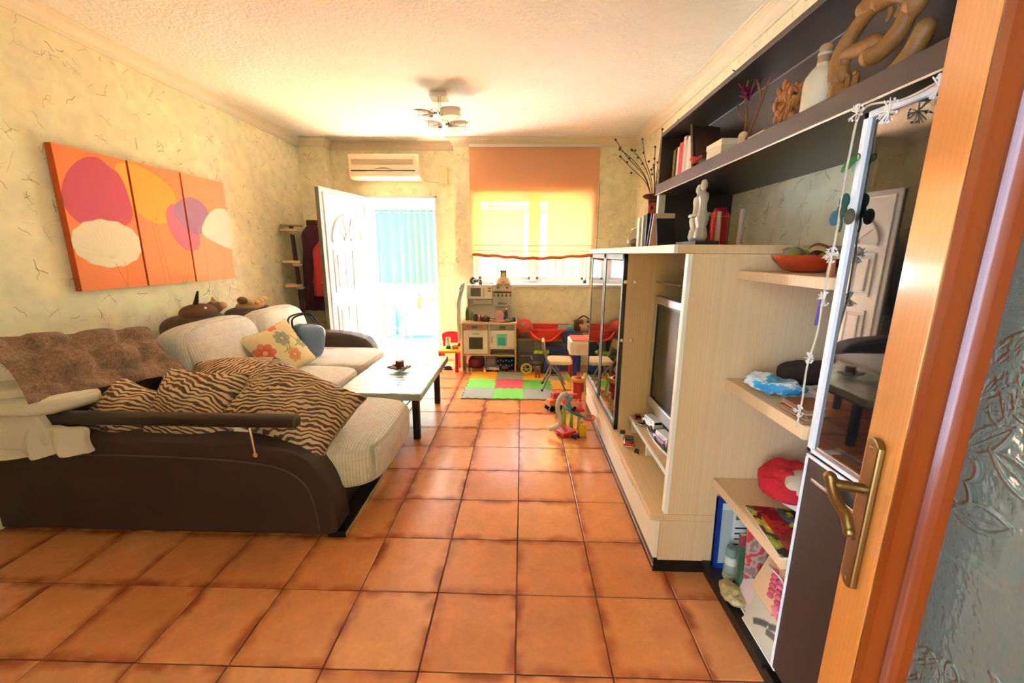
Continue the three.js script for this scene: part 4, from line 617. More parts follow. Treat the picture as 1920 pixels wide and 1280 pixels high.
{ // carved wooden tree
  const t = thing('carved_tree', 'small reddish carved wooden tree sculpture in the niche', 'sculpture', [0.93, NY, -1.62]); const w = mat(0xa8692e, 0.6), r = rng(31);
  for (const [x, z, l] of [[0, -0.015, 0.08], [0.0, 0.02, 0.07], [0, 0.045, 0.05]]) mesh('trunk', TUBE([[x, 0, z], [x + 0.004, l * 0.5, z + 0.004], [x, l, z * 0.8]], 0.009, 12, 8), mat(0xc2884e, 0.6), t);
  const g = []; for (let k = 0; k < 90; k++) { const a = r() * 6.28, q = Math.sqrt(r()), z = Math.cos(a) * q * 0.06, y = 0.1 + Math.sin(a) * q * 0.058; g.push(AT(SPH(0.006 + r() * 0.004, [0, 0, 0], [0.9, 2.0, 1], 8), [(r() - 0.5) * 0.03, y, z], [r(), r(), r()])); }
  mesh('crown', geo(g), w, t);
}
{
  const t = thing('stone_bottle', 'cream stoneware bottle standing in the niche', 'bottle', [0.925, NY, -1.44]);
  mesh('body', LATHE([[0, 0], [0.043, 0], [0.047, 0.005], [0.047, 0.09], [0.044, 0.11], [0.03, 0.132], [0.019, 0.142], [0.017, 0.165], [0.019, 0.168], [0.019, 0.178], [0.0, 0.178]]), phys(0xffffff, 0.35, { map: pixels(64, 128, (u, v) => { const n = loopNoise(u, v, 8, 3) * 14; return v > 0.62 && v < 0.8 ? [176 + n, 140 + n, 106 + n] : [226 + n, 210 + n, 174 + n]; }), clearcoat: 0.4 }), t);
  mesh('stopper', SPH(0.017, [0, 0.19, 0], [1, 0.8, 1], 14), mat(0xb99a74, 0.6), t);
}
{ // carved ring of hands and figures
  const t = thing('carved_sculpture', 'ring-shaped carved wooden sculpture of a hand holding a figure', 'sculpture', [0.94, NY, -1.27], 0.25); t.scale.setScalar(0.86); const w = mat(0xffffff, 0.55, { map: rep(woodTexture(12, [128, 86, 36], [160, 114, 54], 30), 4, 4) });
  const limb = (pts, r0, r1, n = 24) => { const c = new THREE.CatmullRomCurve3(pts.map((p) => V(...p))), g = new THREE.TubeGeometry(c, n, 1, 10), p = g.attributes.position, k = 11; for (let i = 0; i <= n; i++) { const o = c.getPointAt(i / n), rr = r0 + (r1 - r0) * i / n; for (let j = 0; j < k; j++) { const q = i * k + j; p.setXYZ(q, o.x + (p.getX(q) - o.x) * rr, o.y + (p.getY(q) - o.y) * rr, o.z + (p.getZ(q) - o.z) * rr); } } g.computeVertexNormals(); return geo([g, SPH(r0 * 0.98, pts[0], [1, 1, 1], 10), SPH(r1 * 0.98, pts[pts.length - 1], [1, 1, 1], 10)]); };
  // local x across the view (towards +x world nearly), y up: ring in the x-y plane turned to face the room
  const R = (pts) => pts.map(([a, y, d]) => [d, y, a]);
  mesh('arm', limb(R([[-0.09, 0.035, 0], [-0.02, 0.018, 0], [0.06, 0.03, 0], [0.115, 0.075, 0], [0.14, 0.125, 0]]), 0.02, 0.026), w, t);
  mesh('palm', SPH(0.034, [0, 0.04, -0.1], [0.7, 1.0, 0.9], 16), w, t);
  for (let k = 0; k < 4; k++) mesh('finger', limb(R([[-0.125 + k * 0.026, 0.05, 0.006], [-0.135 + k * 0.028, 0.085, 0.012], [-0.14 + k * 0.03, 0.108 - k * 0.008, 0.004]]), 0.0105, 0.007, 10), w, t);
  mesh('back_curve', limb(R([[-0.115, 0.085, 0.01], [-0.12, 0.15, 0.01], [-0.085, 0.21, 0.008], [-0.03, 0.25, 0], [0.02, 0.262, 0]]), 0.027, 0.02), w, t);
  mesh('head', SPH(0.034, [0.0, 0.265, -0.035], [0.9, 0.85, 1.1], 16), w, t); mesh('head', SPH(0.032, [0.0, 0.205, 0.1], [0.9, 1, 1], 16), w, t);
  mesh('shoulders', limb(R([[0.0, 0.265, 0], [0.05, 0.26, 0], [0.09, 0.225, 0], [0.1, 0.19, 0]]), 0.03, 0.022), w, t);
  mesh('torso', limb(R([[0.09, 0.2, 0], [0.07, 0.15, 0], [0.02, 0.118, 0.004], [-0.005, 0.115, 0]]), 0.022, 0.03), w, t);
  mesh('torso', limb(R([[-0.09, 0.155, 0], [-0.045, 0.15, 0], [0.0, 0.145, 0.004]]), 0.018, 0.03), w, t);
  mesh('infant', geo([SPH(0.022, [0.006, 0.1, -0.095], [0.8, 1.3, 0.9], 12), SPH(0.016, [0.006, 0.135, -0.09], [1, 1, 1], 12)]), w, t);
  for (const a of [0.02, 0.045]) mesh('finger', limb(R([[a, 0.25, 0.012], [a + 0.004, 0.225, 0.016], [a, 0.205, 0.012]]), 0.008, 0.006, 8), w, t);
}
// ---------- things on the top board (y = 1.441) ----------
const SY = 1.441;
{ // couple sculpture
  const t = thing('couple_sculpture', 'pale stone sculpture of an embracing couple on a dark base', 'sculpture', [0.86, SY, -2.1]); const st = mat(0xd9cdae, 0.5), st2 = phys(0xbfb7a6, 0.3, { clearcoat: 0.4 });
  mesh('base', BX(-0.055, 0.055, 0, 0.026, -0.13, 0.12, 0.003), mat(0x302c26, 0.5), t);
  const fig = (cz, m, tall, lean) => { const prof = [[0.03, 0], [0.038, 0.02], [0.034, 0.055], [0.03, 0.062], [0.037, 0.075], [0.04, 0.1], [0.033, 0.118], [0.022, 0.135], [0.024, 0.165], [0.031, 0.19], [0.026, 0.208], [0.011, 0.216], [0.01, 0.226], [0.018, 0.236], [0.02, 0.25], [0.015, 0.266], [0, 0.27]].map(([r, y]) => [r, y * tall]); const g = LATHE([[0, 0], ...prof], [0, 0, 0], 24); xyz(g, (x, y, z) => { const h = y / (0.27 * tall); return [x * (0.75 + 0.1 * Math.sin(y * 60)), y + 0.026, z * 1.02 + cz + lean * (h - 0.3) * (h - 0.3)]; }); return mesh('figure', g, m, t); };
  fig(-0.034, st, 1.0, 0.03); fig(0.034, st2, 1.06, -0.025);
  mesh('arms', TOR(0.045, 0.009, [0.004, 0.15, 0], [Math.PI / 2, 0, 0.1], Math.PI * 2, 24), st, t);
}
{
  const t = thing('red_ornament', 'glittery red cylinder behind the couple sculpture', 'ornament', [1.03, SY, -2.25]); mesh('body', LATHE([[0, 0], [0.045, 0], [0.045, 0.16], [0.03, 0.2], [0, 0.2]]), mat(0xb81c26, 0.3, { metalness: 0.4 }), t); mesh('lid', CYL(0.035, 0.046, 0.02, [0, 0.165, 0], [0, 0, 0], 20), mat(0xd7c9a8, 0.5), t);
  [['slim mauve candle beside the couple sculpture', 0.93, -2.04, 0.15], ['slim mauve candle added as the reflection of the one beside the couple sculpture', 0.98, -1.93, 0.15]].forEach(([l, x, z, h]) => { const c = thing('taper_candle', l, 'candle', [x, SY, z]); mesh('holder', CYL(0.02, 0.024, 0.012, [0, 0.006, 0], [0, 0, 0], 16), mat(0xb99a80, 0.5), c); mesh('wax', CYL(0.011, 0.0125, h, [0, 0.012 + h / 2, 0], [0, 0, 0], 14), mat(0xb89a88, 0.6), c); });  // second candle is a solid stand-in for the reflection of the first
  const G = 'books on the top board';
  book([0.74, SY, -2.73], 0.05, 0.19, 0.12, 0xf4efe2, 'tall white binder standing on the top board', G); book([0.75, SY, -2.675], 0.03, 0.2, 0.12, 0xf0e6cc, 'cream binder standing beside the tall white one', G);
  book([0.76, SY, -2.63], 0.03, 0.205, 0.12, 0x17161c, 'black book standing on the top board', G);
  book([0.75, SY, -2.56], 0.016, 0.2, 0.12, 0x53448a, 'thin violet book leaning on the black one', G, 0.28); book([0.755, SY, -2.53], 0.014, 0.2, 0.12, 0xe6c6b4, 'thin pale book leaning on the violet one', G, 0.28);
  book([0.77, SY, -2.42], 0.014, 0.17, 0.1, 0x1a1a1a, 'thin black album leaning the other way on the top board', G, -0.3);
}
{ // vase with dried branches
  const t = thing('branch_vase', 'dark trunk-shaped vase with dried berry branches', 'vase', [0.93, SY, -3.08]); const bark = mat(0x5b4130, 0.85), r = rng(41);
  mesh('vase', xyz(LATHE([[0, 0], [0.04, 0], [0.042, 0.05], [0.036, 0.15], [0.034, 0.3], [0.038, 0.34], [0.03, 0.34], [0.026, 0.1], [0, 0.1]], [0, 0, 0], 22), (x, y, z) => { const k = 1 + 0.25 * fbm(x * 30, y * 8, z * 30, 2); return [x * k, y, z * k]; }), bark, t);
  mesh('burl', geo([SPH(0.035, [-0.03, 0.36, 0.02], [1.6, 0.6, 0.9], 12), SPH(0.03, [0.05, 0.37, 0.03], [2.0, 0.5, 0.8], 12)]), mat(0x6e3a26, 0.8), t);
  mesh('moss', (() => { const g = []; for (let k = 0; k < 40; k++) g.push(AT(SPH(0.012, [0, 0, 0], [1, 1.2, 1], 6), [-0.01 + (r() - 0.3) * 0.1, 0.18 + r() * 0.13, 0.03 + r() * 0.03])); return geo(g); })(), mat(0xd0573f, 0.85), t).userData.kind = 'stuff';
  const berry = new THREE.SphereGeometry(0.008, 8, 6), bm = mat(0x3a1d14, 0.5);
  for (let k = 0; k < 11; k++) {
    const a = -2.6 + k * 0.27, L = 0.25 + r() * 0.22, dx = k < 7 ? -0.16 - r() * 0.22 + k * 0.045 : (k - 7) * 0.035, dz = (r() - 0.5) * 0.16, top = [dx, 0.36 + L * (0.7 + 0.4 * r()), dz];
    const br = mesh('branch', TUBE([[0, 0.3, 0], [dx * 0.25, 0.36 + L * 0.3, dz * 0.3], [dx * 0.7, 0.36 + L * 0.62, dz * 0.8], top], 0.0026, 16, 5), bark, t);
    for (let q = 0; q < 3; q++) { const f = 0.6 + q * 0.2, m = new THREE.Mesh(berry, bm); m.name = 'berry'; m.castShadow = true; m.position.set(dx * f + (r() - 0.5) * 0.06, 0.36 + L * f * 0.95 + (r() - 0.5) * 0.04, dz * f + (r() - 0.5) * 0.05); br.add(m); if (q === 2) m.position.set(...top); }
  }
  for (const [x, z, h] of [[0.06, 0.02, 0.62], [0.1, 0.0, 0.5], [0.13, 0.03, 0.6]]) mesh('reed', BAR([0.01, 0.3, 0], [x, h, z], 0.006, 7), mat(0x4a2a1c, 0.8), t);
  const j = thing('glass_jar', 'round clear glass jar with dark contents on the top board', 'jar', [0.79, SY, -2.96]);
  mesh('glass', LATHE([[0.02, 0], [0.05, 0.006], [0.062, 0.05], [0.05, 0.1], [0.03, 0.115], [0.032, 0.13]], [0, 0, 0], 24), phys(0xf4f2ea, 0.05, { transmission: 0.9, thickness: 0, side: THREE.DoubleSide }), j); mesh('contents', SPH(0.04, [0, 0.04, 0], [1, 0.75, 1], 14), mat(0x5d5340, 0.8), j); mesh('lid', LATHE([[0, 0.15], [0.012, 0.148], [0.034, 0.132], [0, 0.128]]), phys(0xe8e4d4, 0.1, { clearcoat: 1 }), j);
  const j2 = thing('glass_jar', 'small square glass bottle between the round jar and the white binder', 'jar', [0.82, SY, -2.86]); mesh('glass', BX(-0.025, 0.025, 0, 0.1, -0.025, 0.025, 0.006), phys(0xdfe4d4, 0.08, { transmission: 0.8, thickness: 0 }), j2); mesh('cap', CYL(0.015, 0.015, 0.025, [0, 0.112, 0], [0, 0, 0], 14), mat(0x444034, 0.5), j2);
}
// ---------- bay shelves ----------
{
  const t = thing('glass_bowl', 'red-orange glass bowl with crumpled leaves on the upper bay shelf', 'bowl', [0.97, 1.346, -1.44]);
  mesh('bowl', LATHE([[0, 0.0], [0.05, 0.0], [0.075, 0.012], [0.105, 0.042], [0.112, 0.058], [0.108, 0.058], [0.1, 0.042], [0.07, 0.018], [0, 0.01]], [0, 0, 0], 36), phys(0xc8401a, 0.12, { clearcoat: 1, transmission: 0.25, thickness: 0 }), t);
  const r = rng(3); for (let k = 0; k < 12; k++) mesh('leaf', AT(xyz(new THREE.PlaneGeometry(0.07, 0.05, 4, 4), (x, y) => [x, 0.012 * Math.sin(x * 60 + k) + 0.01 * Math.cos(y * 70), y]), [(r() - 0.5) * 0.12, 0.056 + r() * 0.022, (r() - 0.5) * 0.13], [(r() - 0.5), r() * 6, (r() - 0.5)]), mat([0xd9c27a, 0xa8a24a, 0x8c4a36, 0xc9b98e][k % 4], 0.7, { side: THREE.DoubleSide }), t);
  const m = thing('mushroom_ornament', 'small orange ornament with pale cap at the end of the upper bay shelf', 'ornament', [0.87, 1.346, -1.19]); mesh('stem', CYL(0.008, 0.011, 0.05, [0, 0.025, 0], [0, 0, 0], 12), mat(0xc97a4a, 0.6), m); mesh('cap', LATHE([[0, 0.068], [0.015, 0.064], [0.028, 0.05], [0.0, 0.048]]), mat(0xe2c4a2, 0.6), m);
}
{
  const b = thing('plastic_bag', 'crumpled blue printed plastic bag on the middle bay shelf', 'bag', [0.9, 0.925, -1.41]); const g = puff(0.11, 0.05, 0.2, 2.6, 30, 0.16, 6, 26); g.rotateY(0.5); g.translate(0, 0.03, 0); mesh('film', g, phys(0xffffff, 0.25, { clearcoat: 0.6, map: pixels(128, 128, (u, v) => { const n = loopNoise(u, v, 6, 4, 2); return n > 0.12 ? [225, 238, 242] : [40 + n * 60, 150 + n * 120, 205 + n * 90]; }) }), b);
  const p = thing('paper_stack', 'pale printed papers lying behind the blue bag', 'paper', [1.12, 0.919, -1.33], 0.1); mesh('sheets', geo([BX(-0.11, 0.11, 0, 0.012, -0.15, 0.15), CB(0.2, 0.01, 0.26, [0.01, 0.018, 0.01], [0.03, 0.2, 0])]), mat(0xe4dfcf, 0.8), p); mesh('print', CB(0.1, 0.002, 0.12, [-0.03, 0.026, -0.02], [0.03, 0.2, 0]), mat(0x8c9890, 0.8), p);
  const d = thing('dark_cloth', 'crumpled dark brown cloth at the back of the middle bay shelf', 'cloth', [1.13, 0.919, -1.53]); const c = puff(0.28, 0.09, 0.11, 3, 22, 0.03, 2, 18); c.translate(0, 0.045, 0); mesh('fabric', c, mat(0x3a281e, 0.9), d);
  for (let k = 0; k < 5; k++) { const s = thing('slate_coaster', ['bottom', 'second', 'middle', 'fourth', 'top'][k] + ' one of the brown slate coasters stacked on the middle bay shelf', 'coaster', [0.883, 0.9195 + k * 0.0085, -1.2], (k % 3 - 1) * 0.06, 'slate coasters'); mesh('slab', BX(-0.05, 0.05, 0, 0.008, -0.06, 0.06, 0.002), mat([0x8a6242, 0x9c7350, 0x7d583c, 0xa07a58, 0x8f5f3e][k], 0.8), s); }
  const w = thing('white_ornament', 'white tinsel bundle beside the slate coasters', 'ornament', [0.97, 0.919, -1.24]); const r = rng(9), g2 = []; for (let k = 0; k < 50; k++) g2.push(AT(CYL(0.0016, 0.0016, 0.07, [0, 0.0, 0], [0, 0, 0], 4), [(r() - 0.5) * 0.04, 0.035 + r() * 0.02, (r() - 0.5) * 0.06], [r() * 3, r() * 3, r() * 3])); mesh('tinsel', geo(g2), mat(0xeae6da, 0.4), w).userData.kind = 'stuff';
}
{
  const t = thing('red_cloth', 'red felt cap with cream lining on the lower bay shelf', 'cap', [1.08, 0.484, -1.42]); const g = puff(0.32, 0.13, 0.25, 2.3, 34, 0.11, 7, 15); xyz(g, (x, y, z) => [x, y * (1 - 0.9 * Math.max(0, z)) + 0.075, z]); mesh('felt', uvBox(g), mat(0xd0222e, 0.9, { bumpMap: rep(weave, 10, 10), bumpScale: 0.002 }), t);
  mesh('lining', AT(SPH(0.09, [0, 0, 0], [1, 0.5, 0.8], 16), [-0.03, 0.1, 0.06], [0.3, 0, 0]), mat(0xd9c2a0, 0.9), t); mesh('trim', TOR(0.1, 0.012, [0.0, 0.03, 0.03], [Math.PI / 2, 0, 0]), mat(0xe8d9c4, 0.9), t);
  const m = thing('magazine', 'glossy magazine with red and green cover on the lower bay shelf', 'magazine', [0.93, 0.476, -1.24], -0.12);
  mesh('cover', BX(-0.1, 0.12, 0.008, 0.0105, -0.14, 0.13), phys(0xffffff, 0.25, { clearcoat: 0.6, map: pixels(128, 128, (u, v) => { const n = loopNoise(u, v, 7, 4, 3); return u > 0.72 ? (n > 0 ? [176, 48, 40] : [120, 30, 30]) : n > 0.08 ? [120 + n * 200, 138 + n * 150, 60] : [28 + n * 40, 34 + n * 60, 26]; }) }), m); mesh('pages', BX(-0.099, 0.118, 0.0005, 0.008, -0.139, 0.129), mat(0xd9d2c2, 0.8), m);
  m.children[0].material.map.repeat.set(4, 4);
  const f = thing('steel_flask', 'small steel canister at the edge of the lower bay shelf', 'canister', [0.95, 0.49, -1.16]); mesh('body', geo([CYL(0.022, 0.022, 0.08, [0, 0.018, 0], [0, 0, 0], 18), SPH(0.021, [0, 0.06, 0], [1, 0.5, 1], 14)]), M.steel, f); mesh('cap', CYL(0.012, 0.012, 0.015, [0, 0.074, 0], [0, 0, 0], 12), M.black, f);
}
{ // bottom of the bay
  const t = thing('blue_board', 'drawing board with blue frame leaning against the upright panel', 'board', [0.84, 0.071, -1.575], 0);
  mesh('frame', AT(geo([BX(0, 0.012, 0, 0.33, -0.012, 0.004), BX(0, 0.34, 0, 0.02, -0.012, 0.004), BX(0, 0.34, 0.305, 0.325, -0.012, 0.004), BX(0.0, 0.022, 0, 0.325, -0.012, 0.004, 0.002), BX(0.32, 0.34, 0, 0.325, -0.012, 0.004)]), [0, 0, 0.02], [-0.05, 0, 0]), mat(0x1e3f9c, 0.45), t);
  mesh('sheet', AT(BX(0.02, 0.33, 0.02, 0.31, -0.008, -0.003), [0, 0, 0.02], [-0.05, 0, 0]), mat(0xffffff, 0.5, { map: painted(256, 256, (c, W) => { c.fillStyle = '#dfe3da'; c.fillRect(0, 0, W, W); c.fillStyle = '#3f7a44'; c.fillRect(70, 20, 120, 40); c.fillStyle = '#222'; for (let k = 0; k < 4; k++) { c.fillRect(70, 90 + k * 22, 60, 6); c.fillRect(150, 90 + k * 22, 40, 10); } c.fillStyle = '#b5c2bb'; c.fillRect(20, 20, 40, 220); }) }), t);
  t.children[1].material.map.repeat.set(3.2, 3.4);
  const b = thing('glue_bottle', 'white glue bottle with grey cap on the bay floor', 'bottle', [0.885, 0.071, -1.5]); mesh('body', LATHE([[0, 0], [0.022, 0], [0.024, 0.004], [0.024, 0.085], [0.02, 0.1], [0.02, 0.108], [0, 0.108]]), mat(0xd9d8c4, 0.4), b); mesh('cap', CYL(0.02, 0.022, 0.04, [0, 0.127, 0], [0, 0, 0], 18), mat(0x7d9486, 0.5), b); mesh('label_wrap', CYL(0.0245, 0.0245, 0.045, [0, 0.05, 0], [0, 0, 0], 20), mat(0x9aa58c, 0.5), b);
  const G = 'books and boards in the shelf bay';
  const slab = (name, label, cat, p, w, h, d, lean, color, extra, turn = 0) => { const s = thing(name, label, cat, p, turn, G); mesh('cover', AT(BX(0, d, 0, h, -w / 2, w / 2, 0.001), [0, 0, 0], [lean, 0, 0]), extra || mat(color, 0.6), s); mesh('inner_pages', AT(BX(0.002, d - 0.002, 0.002, h + 0.0006, -w / 2 + 0.003, w / 2 - 0.003), [0, 0, 0], [lean, 0, 0]), mat(0xe6ddcb, 0.9), s); return s; };
  slab('picture_book', 'dark green picture book with a maroon band leaning in the bay', 'book', [0.87, 0.071, -1.40], 0.02, 0.26, 0.25, -0.12, 0, mat(0xffffff, 0.45, { map: rep(pixels(64, 64, (u, v) => { const n = loopNoise(u, v, 8, 3) * 30; return v > 0.8 ? [140 + n, 50 + n, 66 + n] : [44 + n, 92 + n, 62 + n]; }), 3.8, 3.8) }));
  slab('comic_album', 'pink printed album leaning over the green picture book', 'book', [0.86, 0.2, -1.355], 0.012, 0.235, 0.24, -0.1, 0, mat(0xffffff, 0.5, { map: rep(pixels(96, 96, (u, v) => { const n = loopNoise(u, v, 9, 3); return n > 0.1 ? [196, 60, 70] : n < -0.22 ? [150, 120, 110] : [190, 160, 144]; }), 4, 4) }));
  { const s = thing('shelf_box', 'grey cardboard box behind the boards in the bay', 'box', [1.0, 0.071, -1.36], 0, G); mesh('carton', BX(-0.1, 0.2, 0, 0.128, -0.16, 0.12, 0.002), mat(0x8f8778, 0.8), s); mesh('flap', BX(-0.1, 0.2, 0.128, 0.131, -0.16, -0.02, 0.001), mat(0xa39a88, 0.8), s); }
  const board = (label, p, w, h, m, seed) => { const s = thing('printed_board', label, 'board', p, 0, G); const q = mesh('panel', AT(BX(-0.004, 0.004, 0, h, -w / 2, w / 2, 0.002), [0, 0, 0], [0, 0, -0.35]), m, s); mesh('rim', AT(BX(-0.006, 0.006, 0, 0.006, -w / 2, w / 2, 0.001), [0, 0, 0], [0, 0, -0.35]), mat(0xeadfc4, 0.6), s); return s; };
  board('cream board printed with small grey marks, leaning low in the bay', [0.842, 0.072, -1.2], 0.2, 0.19, mat(0xffffff, 0.6, { map: painted(256, 256, (c, W) => { c.fillStyle = '#cfc4a8'; c.fillRect(0, 0, W, W); c.strokeStyle = '#5a5a52'; c.lineWidth = 5; const r = rng(6); for (let k = 0; k < 26; k++) { const x = r() * W, y = r() * W, a = r() * 6; c.beginPath(); c.moveTo(x, y); c.quadraticCurveTo(x + 8, y - 8, x + Math.cos(a) * 20, y + Math.sin(a) * 20); c.stroke(); } }) }));
  board('pale pink board with a dark floral print, leaning in the bay', [0.86, 0.072, -1.33], 0.16, 0.17, mat(0xffffff, 0.6, { map: pixels(96, 96, (u, v) => { const n = loopNoise(u, v, 7, 3, 6); return n > 0.2 ? [120, 90, 90] : [222, 196, 182]; }) }));
  const a = thing('bead_abacus', 'wooden bead frame with pink and purple beads leaning in the bay', 'toy', [0.868, 0.2, -1.2], 0); a.rotation.z = -0.38;
  mesh('base_board', BX(-0.006, 0.006, 0, 0.15, -0.12, 0.1, 0.004), mat(0xe6bd8c, 0.6), a);
  mesh('wire_loop', TUBE([[-0.006, 0.12, -0.06], [-0.04, 0.135, -0.06], [-0.055, 0.14, -0.03], [-0.04, 0.135, 0.0], [-0.006, 0.11, 0.0]], 0.003, 24, 6), mat(0xe9dcd0, 0.4), a);
  for (let k = 0; k < 6; k++) { mesh('bead', SPH(0.011, [-0.016, 0.125 - k * 0.015, -0.05 + k * 0.006], [1, 0.8, 1], 12), mat(0xd8566a, 0.4), a); mesh('bead', SPH(0.011, [-0.016, 0.115 - k * 0.015, -0.015 + k * 0.008], [1, 0.8, 1], 12), mat(k % 2 ? 0xe06a78 : 0xc94a62, 0.4), a); mesh('bead', SPH(0.011, [-0.016, 0.135 - k * 0.014, 0.035 + k * 0.005], [1, 0.8, 1], 12), mat(0x5a3a92, 0.4), a); }
  mesh('star', AT(EXT(shapeOf(Array.from({ length: 10 }, (_, i) => [Math.cos(i * 0.628) * (i % 2 ? 0.012 : 0.026), Math.sin(i * 0.628) * (i % 2 ? 0.012 : 0.026)])), 0.012, 0.002), [-0.02, 0.03, 0.03], [0, Math.PI / 2, 0]), mat(0xe07f8c, 0.5), a);
  const y = thing('clear_bag', 'crumpled clear bag with yellow contents on the bay floor', 'bag', [0.845, 0.071, -1.39]); const yg = puff(0.08, 0.05, 0.13, 2.2, 26, 0.16, 3, 30); yg.translate(0, 0.026, 0); mesh('film', yg, phys(0xcdb878, 0.3, { transmission: 0.3, thickness: 0 }), y); mesh('contents', SPH(0.02, [0.0, 0.02, -0.01], [1, 0.7, 1.8], 10), mat(0xb98a2c, 0.7), y);
}
// ---------- ornaments on the tall cabinet door ----------
{
  const t = thing('clover_ornament', 'teal felt clover hanging on the tall cabinet edge', 'ornament', [0.822, 1.5, -1.118]); t.scale.setScalar(0.72); const fm = (c) => mat(c, 0.85);
  for (const [y, z, c] of [[0.055, 0.0, 0x1f4a3c], [0.0, -0.035, 0x1c5a6e], [0.0, 0.035, 0x4a4a36], [0.022, -0.006, 0x2a4a3a]]) mesh('petal', SPH(0.026, [0, y, z], [0.3, 1.05, 0.9], 16), fm(c), t);
  mesh('stem', TUBE([[0, 0, 0], [0.0, -0.03, 0.004], [0, -0.05, 0.0]], 0.004, 10, 6), fm(0x2a4a3a), t);
  const g = thing('snowflake_garland', 'silvery white snowflake garland hanging round the tall cabinet door', 'garland', [0.826, 1.75, -1.11]); const sm = mat(0xe9e6dc, 0.3, { metalness: 0.3 }), r = rng(17);
  mesh('cord', TUBE([[-0.004, 0.0, 0.24], [-0.006, -0.015, 0.12], [-0.004, 0.0, 0.0], [-0.008, -0.1, -0.012], [-0.008, -0.3, -0.012], [-0.012, -0.46, -0.015], [-0.008, -0.55, -0.02], [-0.014, -0.66, -0.03], [-0.012, -0.76, -0.03], [-0.016, -0.84, -0.03]], 0.0028, 90, 6), mat(0xcfc3a8, 0.6), g);
  for (const [y, z, s] of [[-0.02, 0.2, 0.022], [-0.03, 0.09, 0.026], [-0.005, -0.005, 0.02], [-0.345, -0.01, 0.022], [-0.46, -0.008, 0.02], [-0.63, -0.03, 0.016], [-0.79, -0.035, 0.018]]) {
    const q = []; for (let k = 0; k < 16; k++) { const a = r() * 6.28, e = (r() - 0.3) * 1.4; q.push(BAR([-0.012, y, z], [-0.012 - Math.cos(e) * s * 0.5 * r(), y + Math.sin(a) * s, z + Math.cos(a) * s], 0.0013, 5)); q.push(SPH(0.0028, [-0.012, y + Math.sin(a) * s * 0.9, z + Math.cos(a) * s * 0.9], [1, 1, 1], 6)); }
    mesh('snowflake', geo(q), sm, g);
  }
  const l = thing('felt_leaf', 'small green felt leaf on the tall cabinet edge', 'ornament', [0.826, 1.63, -1.13]); mesh('blade', AT(SPH(0.022, [0, 0, 0], [0.2, 0.5, 1.2], 12), [0, 0, 0], [-0.5, 0, 0]), fm(0x3a7a34), l); mesh('loop', TOR(0.008, 0.0015, [0, 0.012, 0.024], [0, Math.PI / 2, 0], Math.PI * 2, 14), fm(0x3a7a34), l);
  const p = thing('hanging_pencil', 'slim violet pencil hanging under the upper bay shelf', 'pencil', [0.826, 1.21, -1.15]); mesh('barrel', CYL(0.004, 0.004, 0.085, [0, 0.045, 0], [0.06, 0, 0], 8), mat(0x4b3a9c, 0.4), p); mesh('string', CYL(0.001, 0.001, 0.03, [0, 0.1, 0.004], [0, 0, 0], 5), mat(0x888888, 0.6), p);
}
// ---------- toy vehicles by the television ----------
function toyCar(name, label, p, turn, L, body, roof, kind, group) {
  const t = thing(name, label, 'toy car', p, turn, group), H = L * (kind === 'bus' ? 0.42 : 0.34), W = L * 0.42, bp = phys(body, 0.25, { clearcoat: 0.8 });
  const lo = new THREE.Shape(); lo.moveTo(-L / 2, H * 0.18); lo.lineTo(L / 2, H * 0.18); lo.lineTo(L / 2, H * 0.5); lo.lineTo(L * 0.46, H * 0.58); lo.lineTo(-L * 0.48, H * 0.58); lo.lineTo(-L / 2, H * 0.5); lo.closePath();
  mesh('body', AT(EXT(lo, W, L * 0.02, 2), [0, 0, -W / 2]), bp, t);
  const k = kind === 'bus' ? [-0.46, 0.4, -0.44, 0.36] : [-0.38, 0.22, -0.26, 0.1], cab = shapeOf([[L * k[0], H * 0.56], [L * k[1], H * 0.56], [L * k[3], H], [L * k[2], H]]);
  mesh('cabin', AT(EXT(cab, W * 0.88, L * 0.02, 2), [0, 0, -W * 0.44]), phys(roof, 0.25, { clearcoat: 0.8 }), t);
  mesh('windows', geo([BX(L * k[0] * 0.86, L * k[1] * 0.8, H * 0.62, H * 0.88, -W * 0.447, W * 0.447), BX(L * k[1] * 0.7, L * (k[1] + 0.005), H * 0.62, H * 0.86, -W * 0.36, W * 0.36), BX(L * (k[0] - 0.002), L * k[0] * 0.8, H * 0.62, H * 0.86, -W * 0.36, W * 0.36)]), phys(0x14181a, 0.08, { clearcoat: 1 }), t);
  for (const x of [-0.3, 0.3]) for (const s of [-1, 1]) mesh('wheel', geo([CYL(H * 0.22, H * 0.22, W * 0.16, [x * L, H * 0.22, s * W * 0.46], [Math.PI / 2, 0, 0], 16), CYL(H * 0.1, H * 0.1, W * 0.19, [x * L, H * 0.22, s * W * 0.46], [Math.PI / 2, 0, 0], 10)]), mat(0x16161a, 0.6), t);
  mesh('bumper', geo([BX(L * 0.48, L * 0.53, H * 0.2, H * 0.32, -W * 0.48, W * 0.48, 0.002), BX(-L * 0.53, -L * 0.48, H * 0.2, H * 0.32, -W * 0.48, W * 0.48, 0.002)]), M.chrome, t); return t;
}
toyCar('toy_bus', 'red and white toy van on the television foot', [0.765, 0.4195, -2.02], 1.72, 0.15, 0xa81f2c, 0xe9e4dc, 'bus', 'toy vehicles round the television');
toyCar('toy_bus', 'white toy van on the television foot behind the red one', [0.77, 0.4195, -2.25], 1.75, 0.14, 0xe4e2d8, 0xf2f0e8, 'bus', 'toy vehicles round the television');
toyCar('toy_car', 'small red toy car at the far end of the riser board', [0.735, 0.4005, -2.42], 1.4, 0.075, 0xb02a34, 0x8a2028, 'car', 'toy vehicles round the television');
toyCar('toy_car', 'tiny white toy car on the riser board edge', [0.72, 0.4005, -2.31], 2.3, 0.06, 0xe6dcc8, 0x2a2a28, 'car', 'toy vehicles round the television');
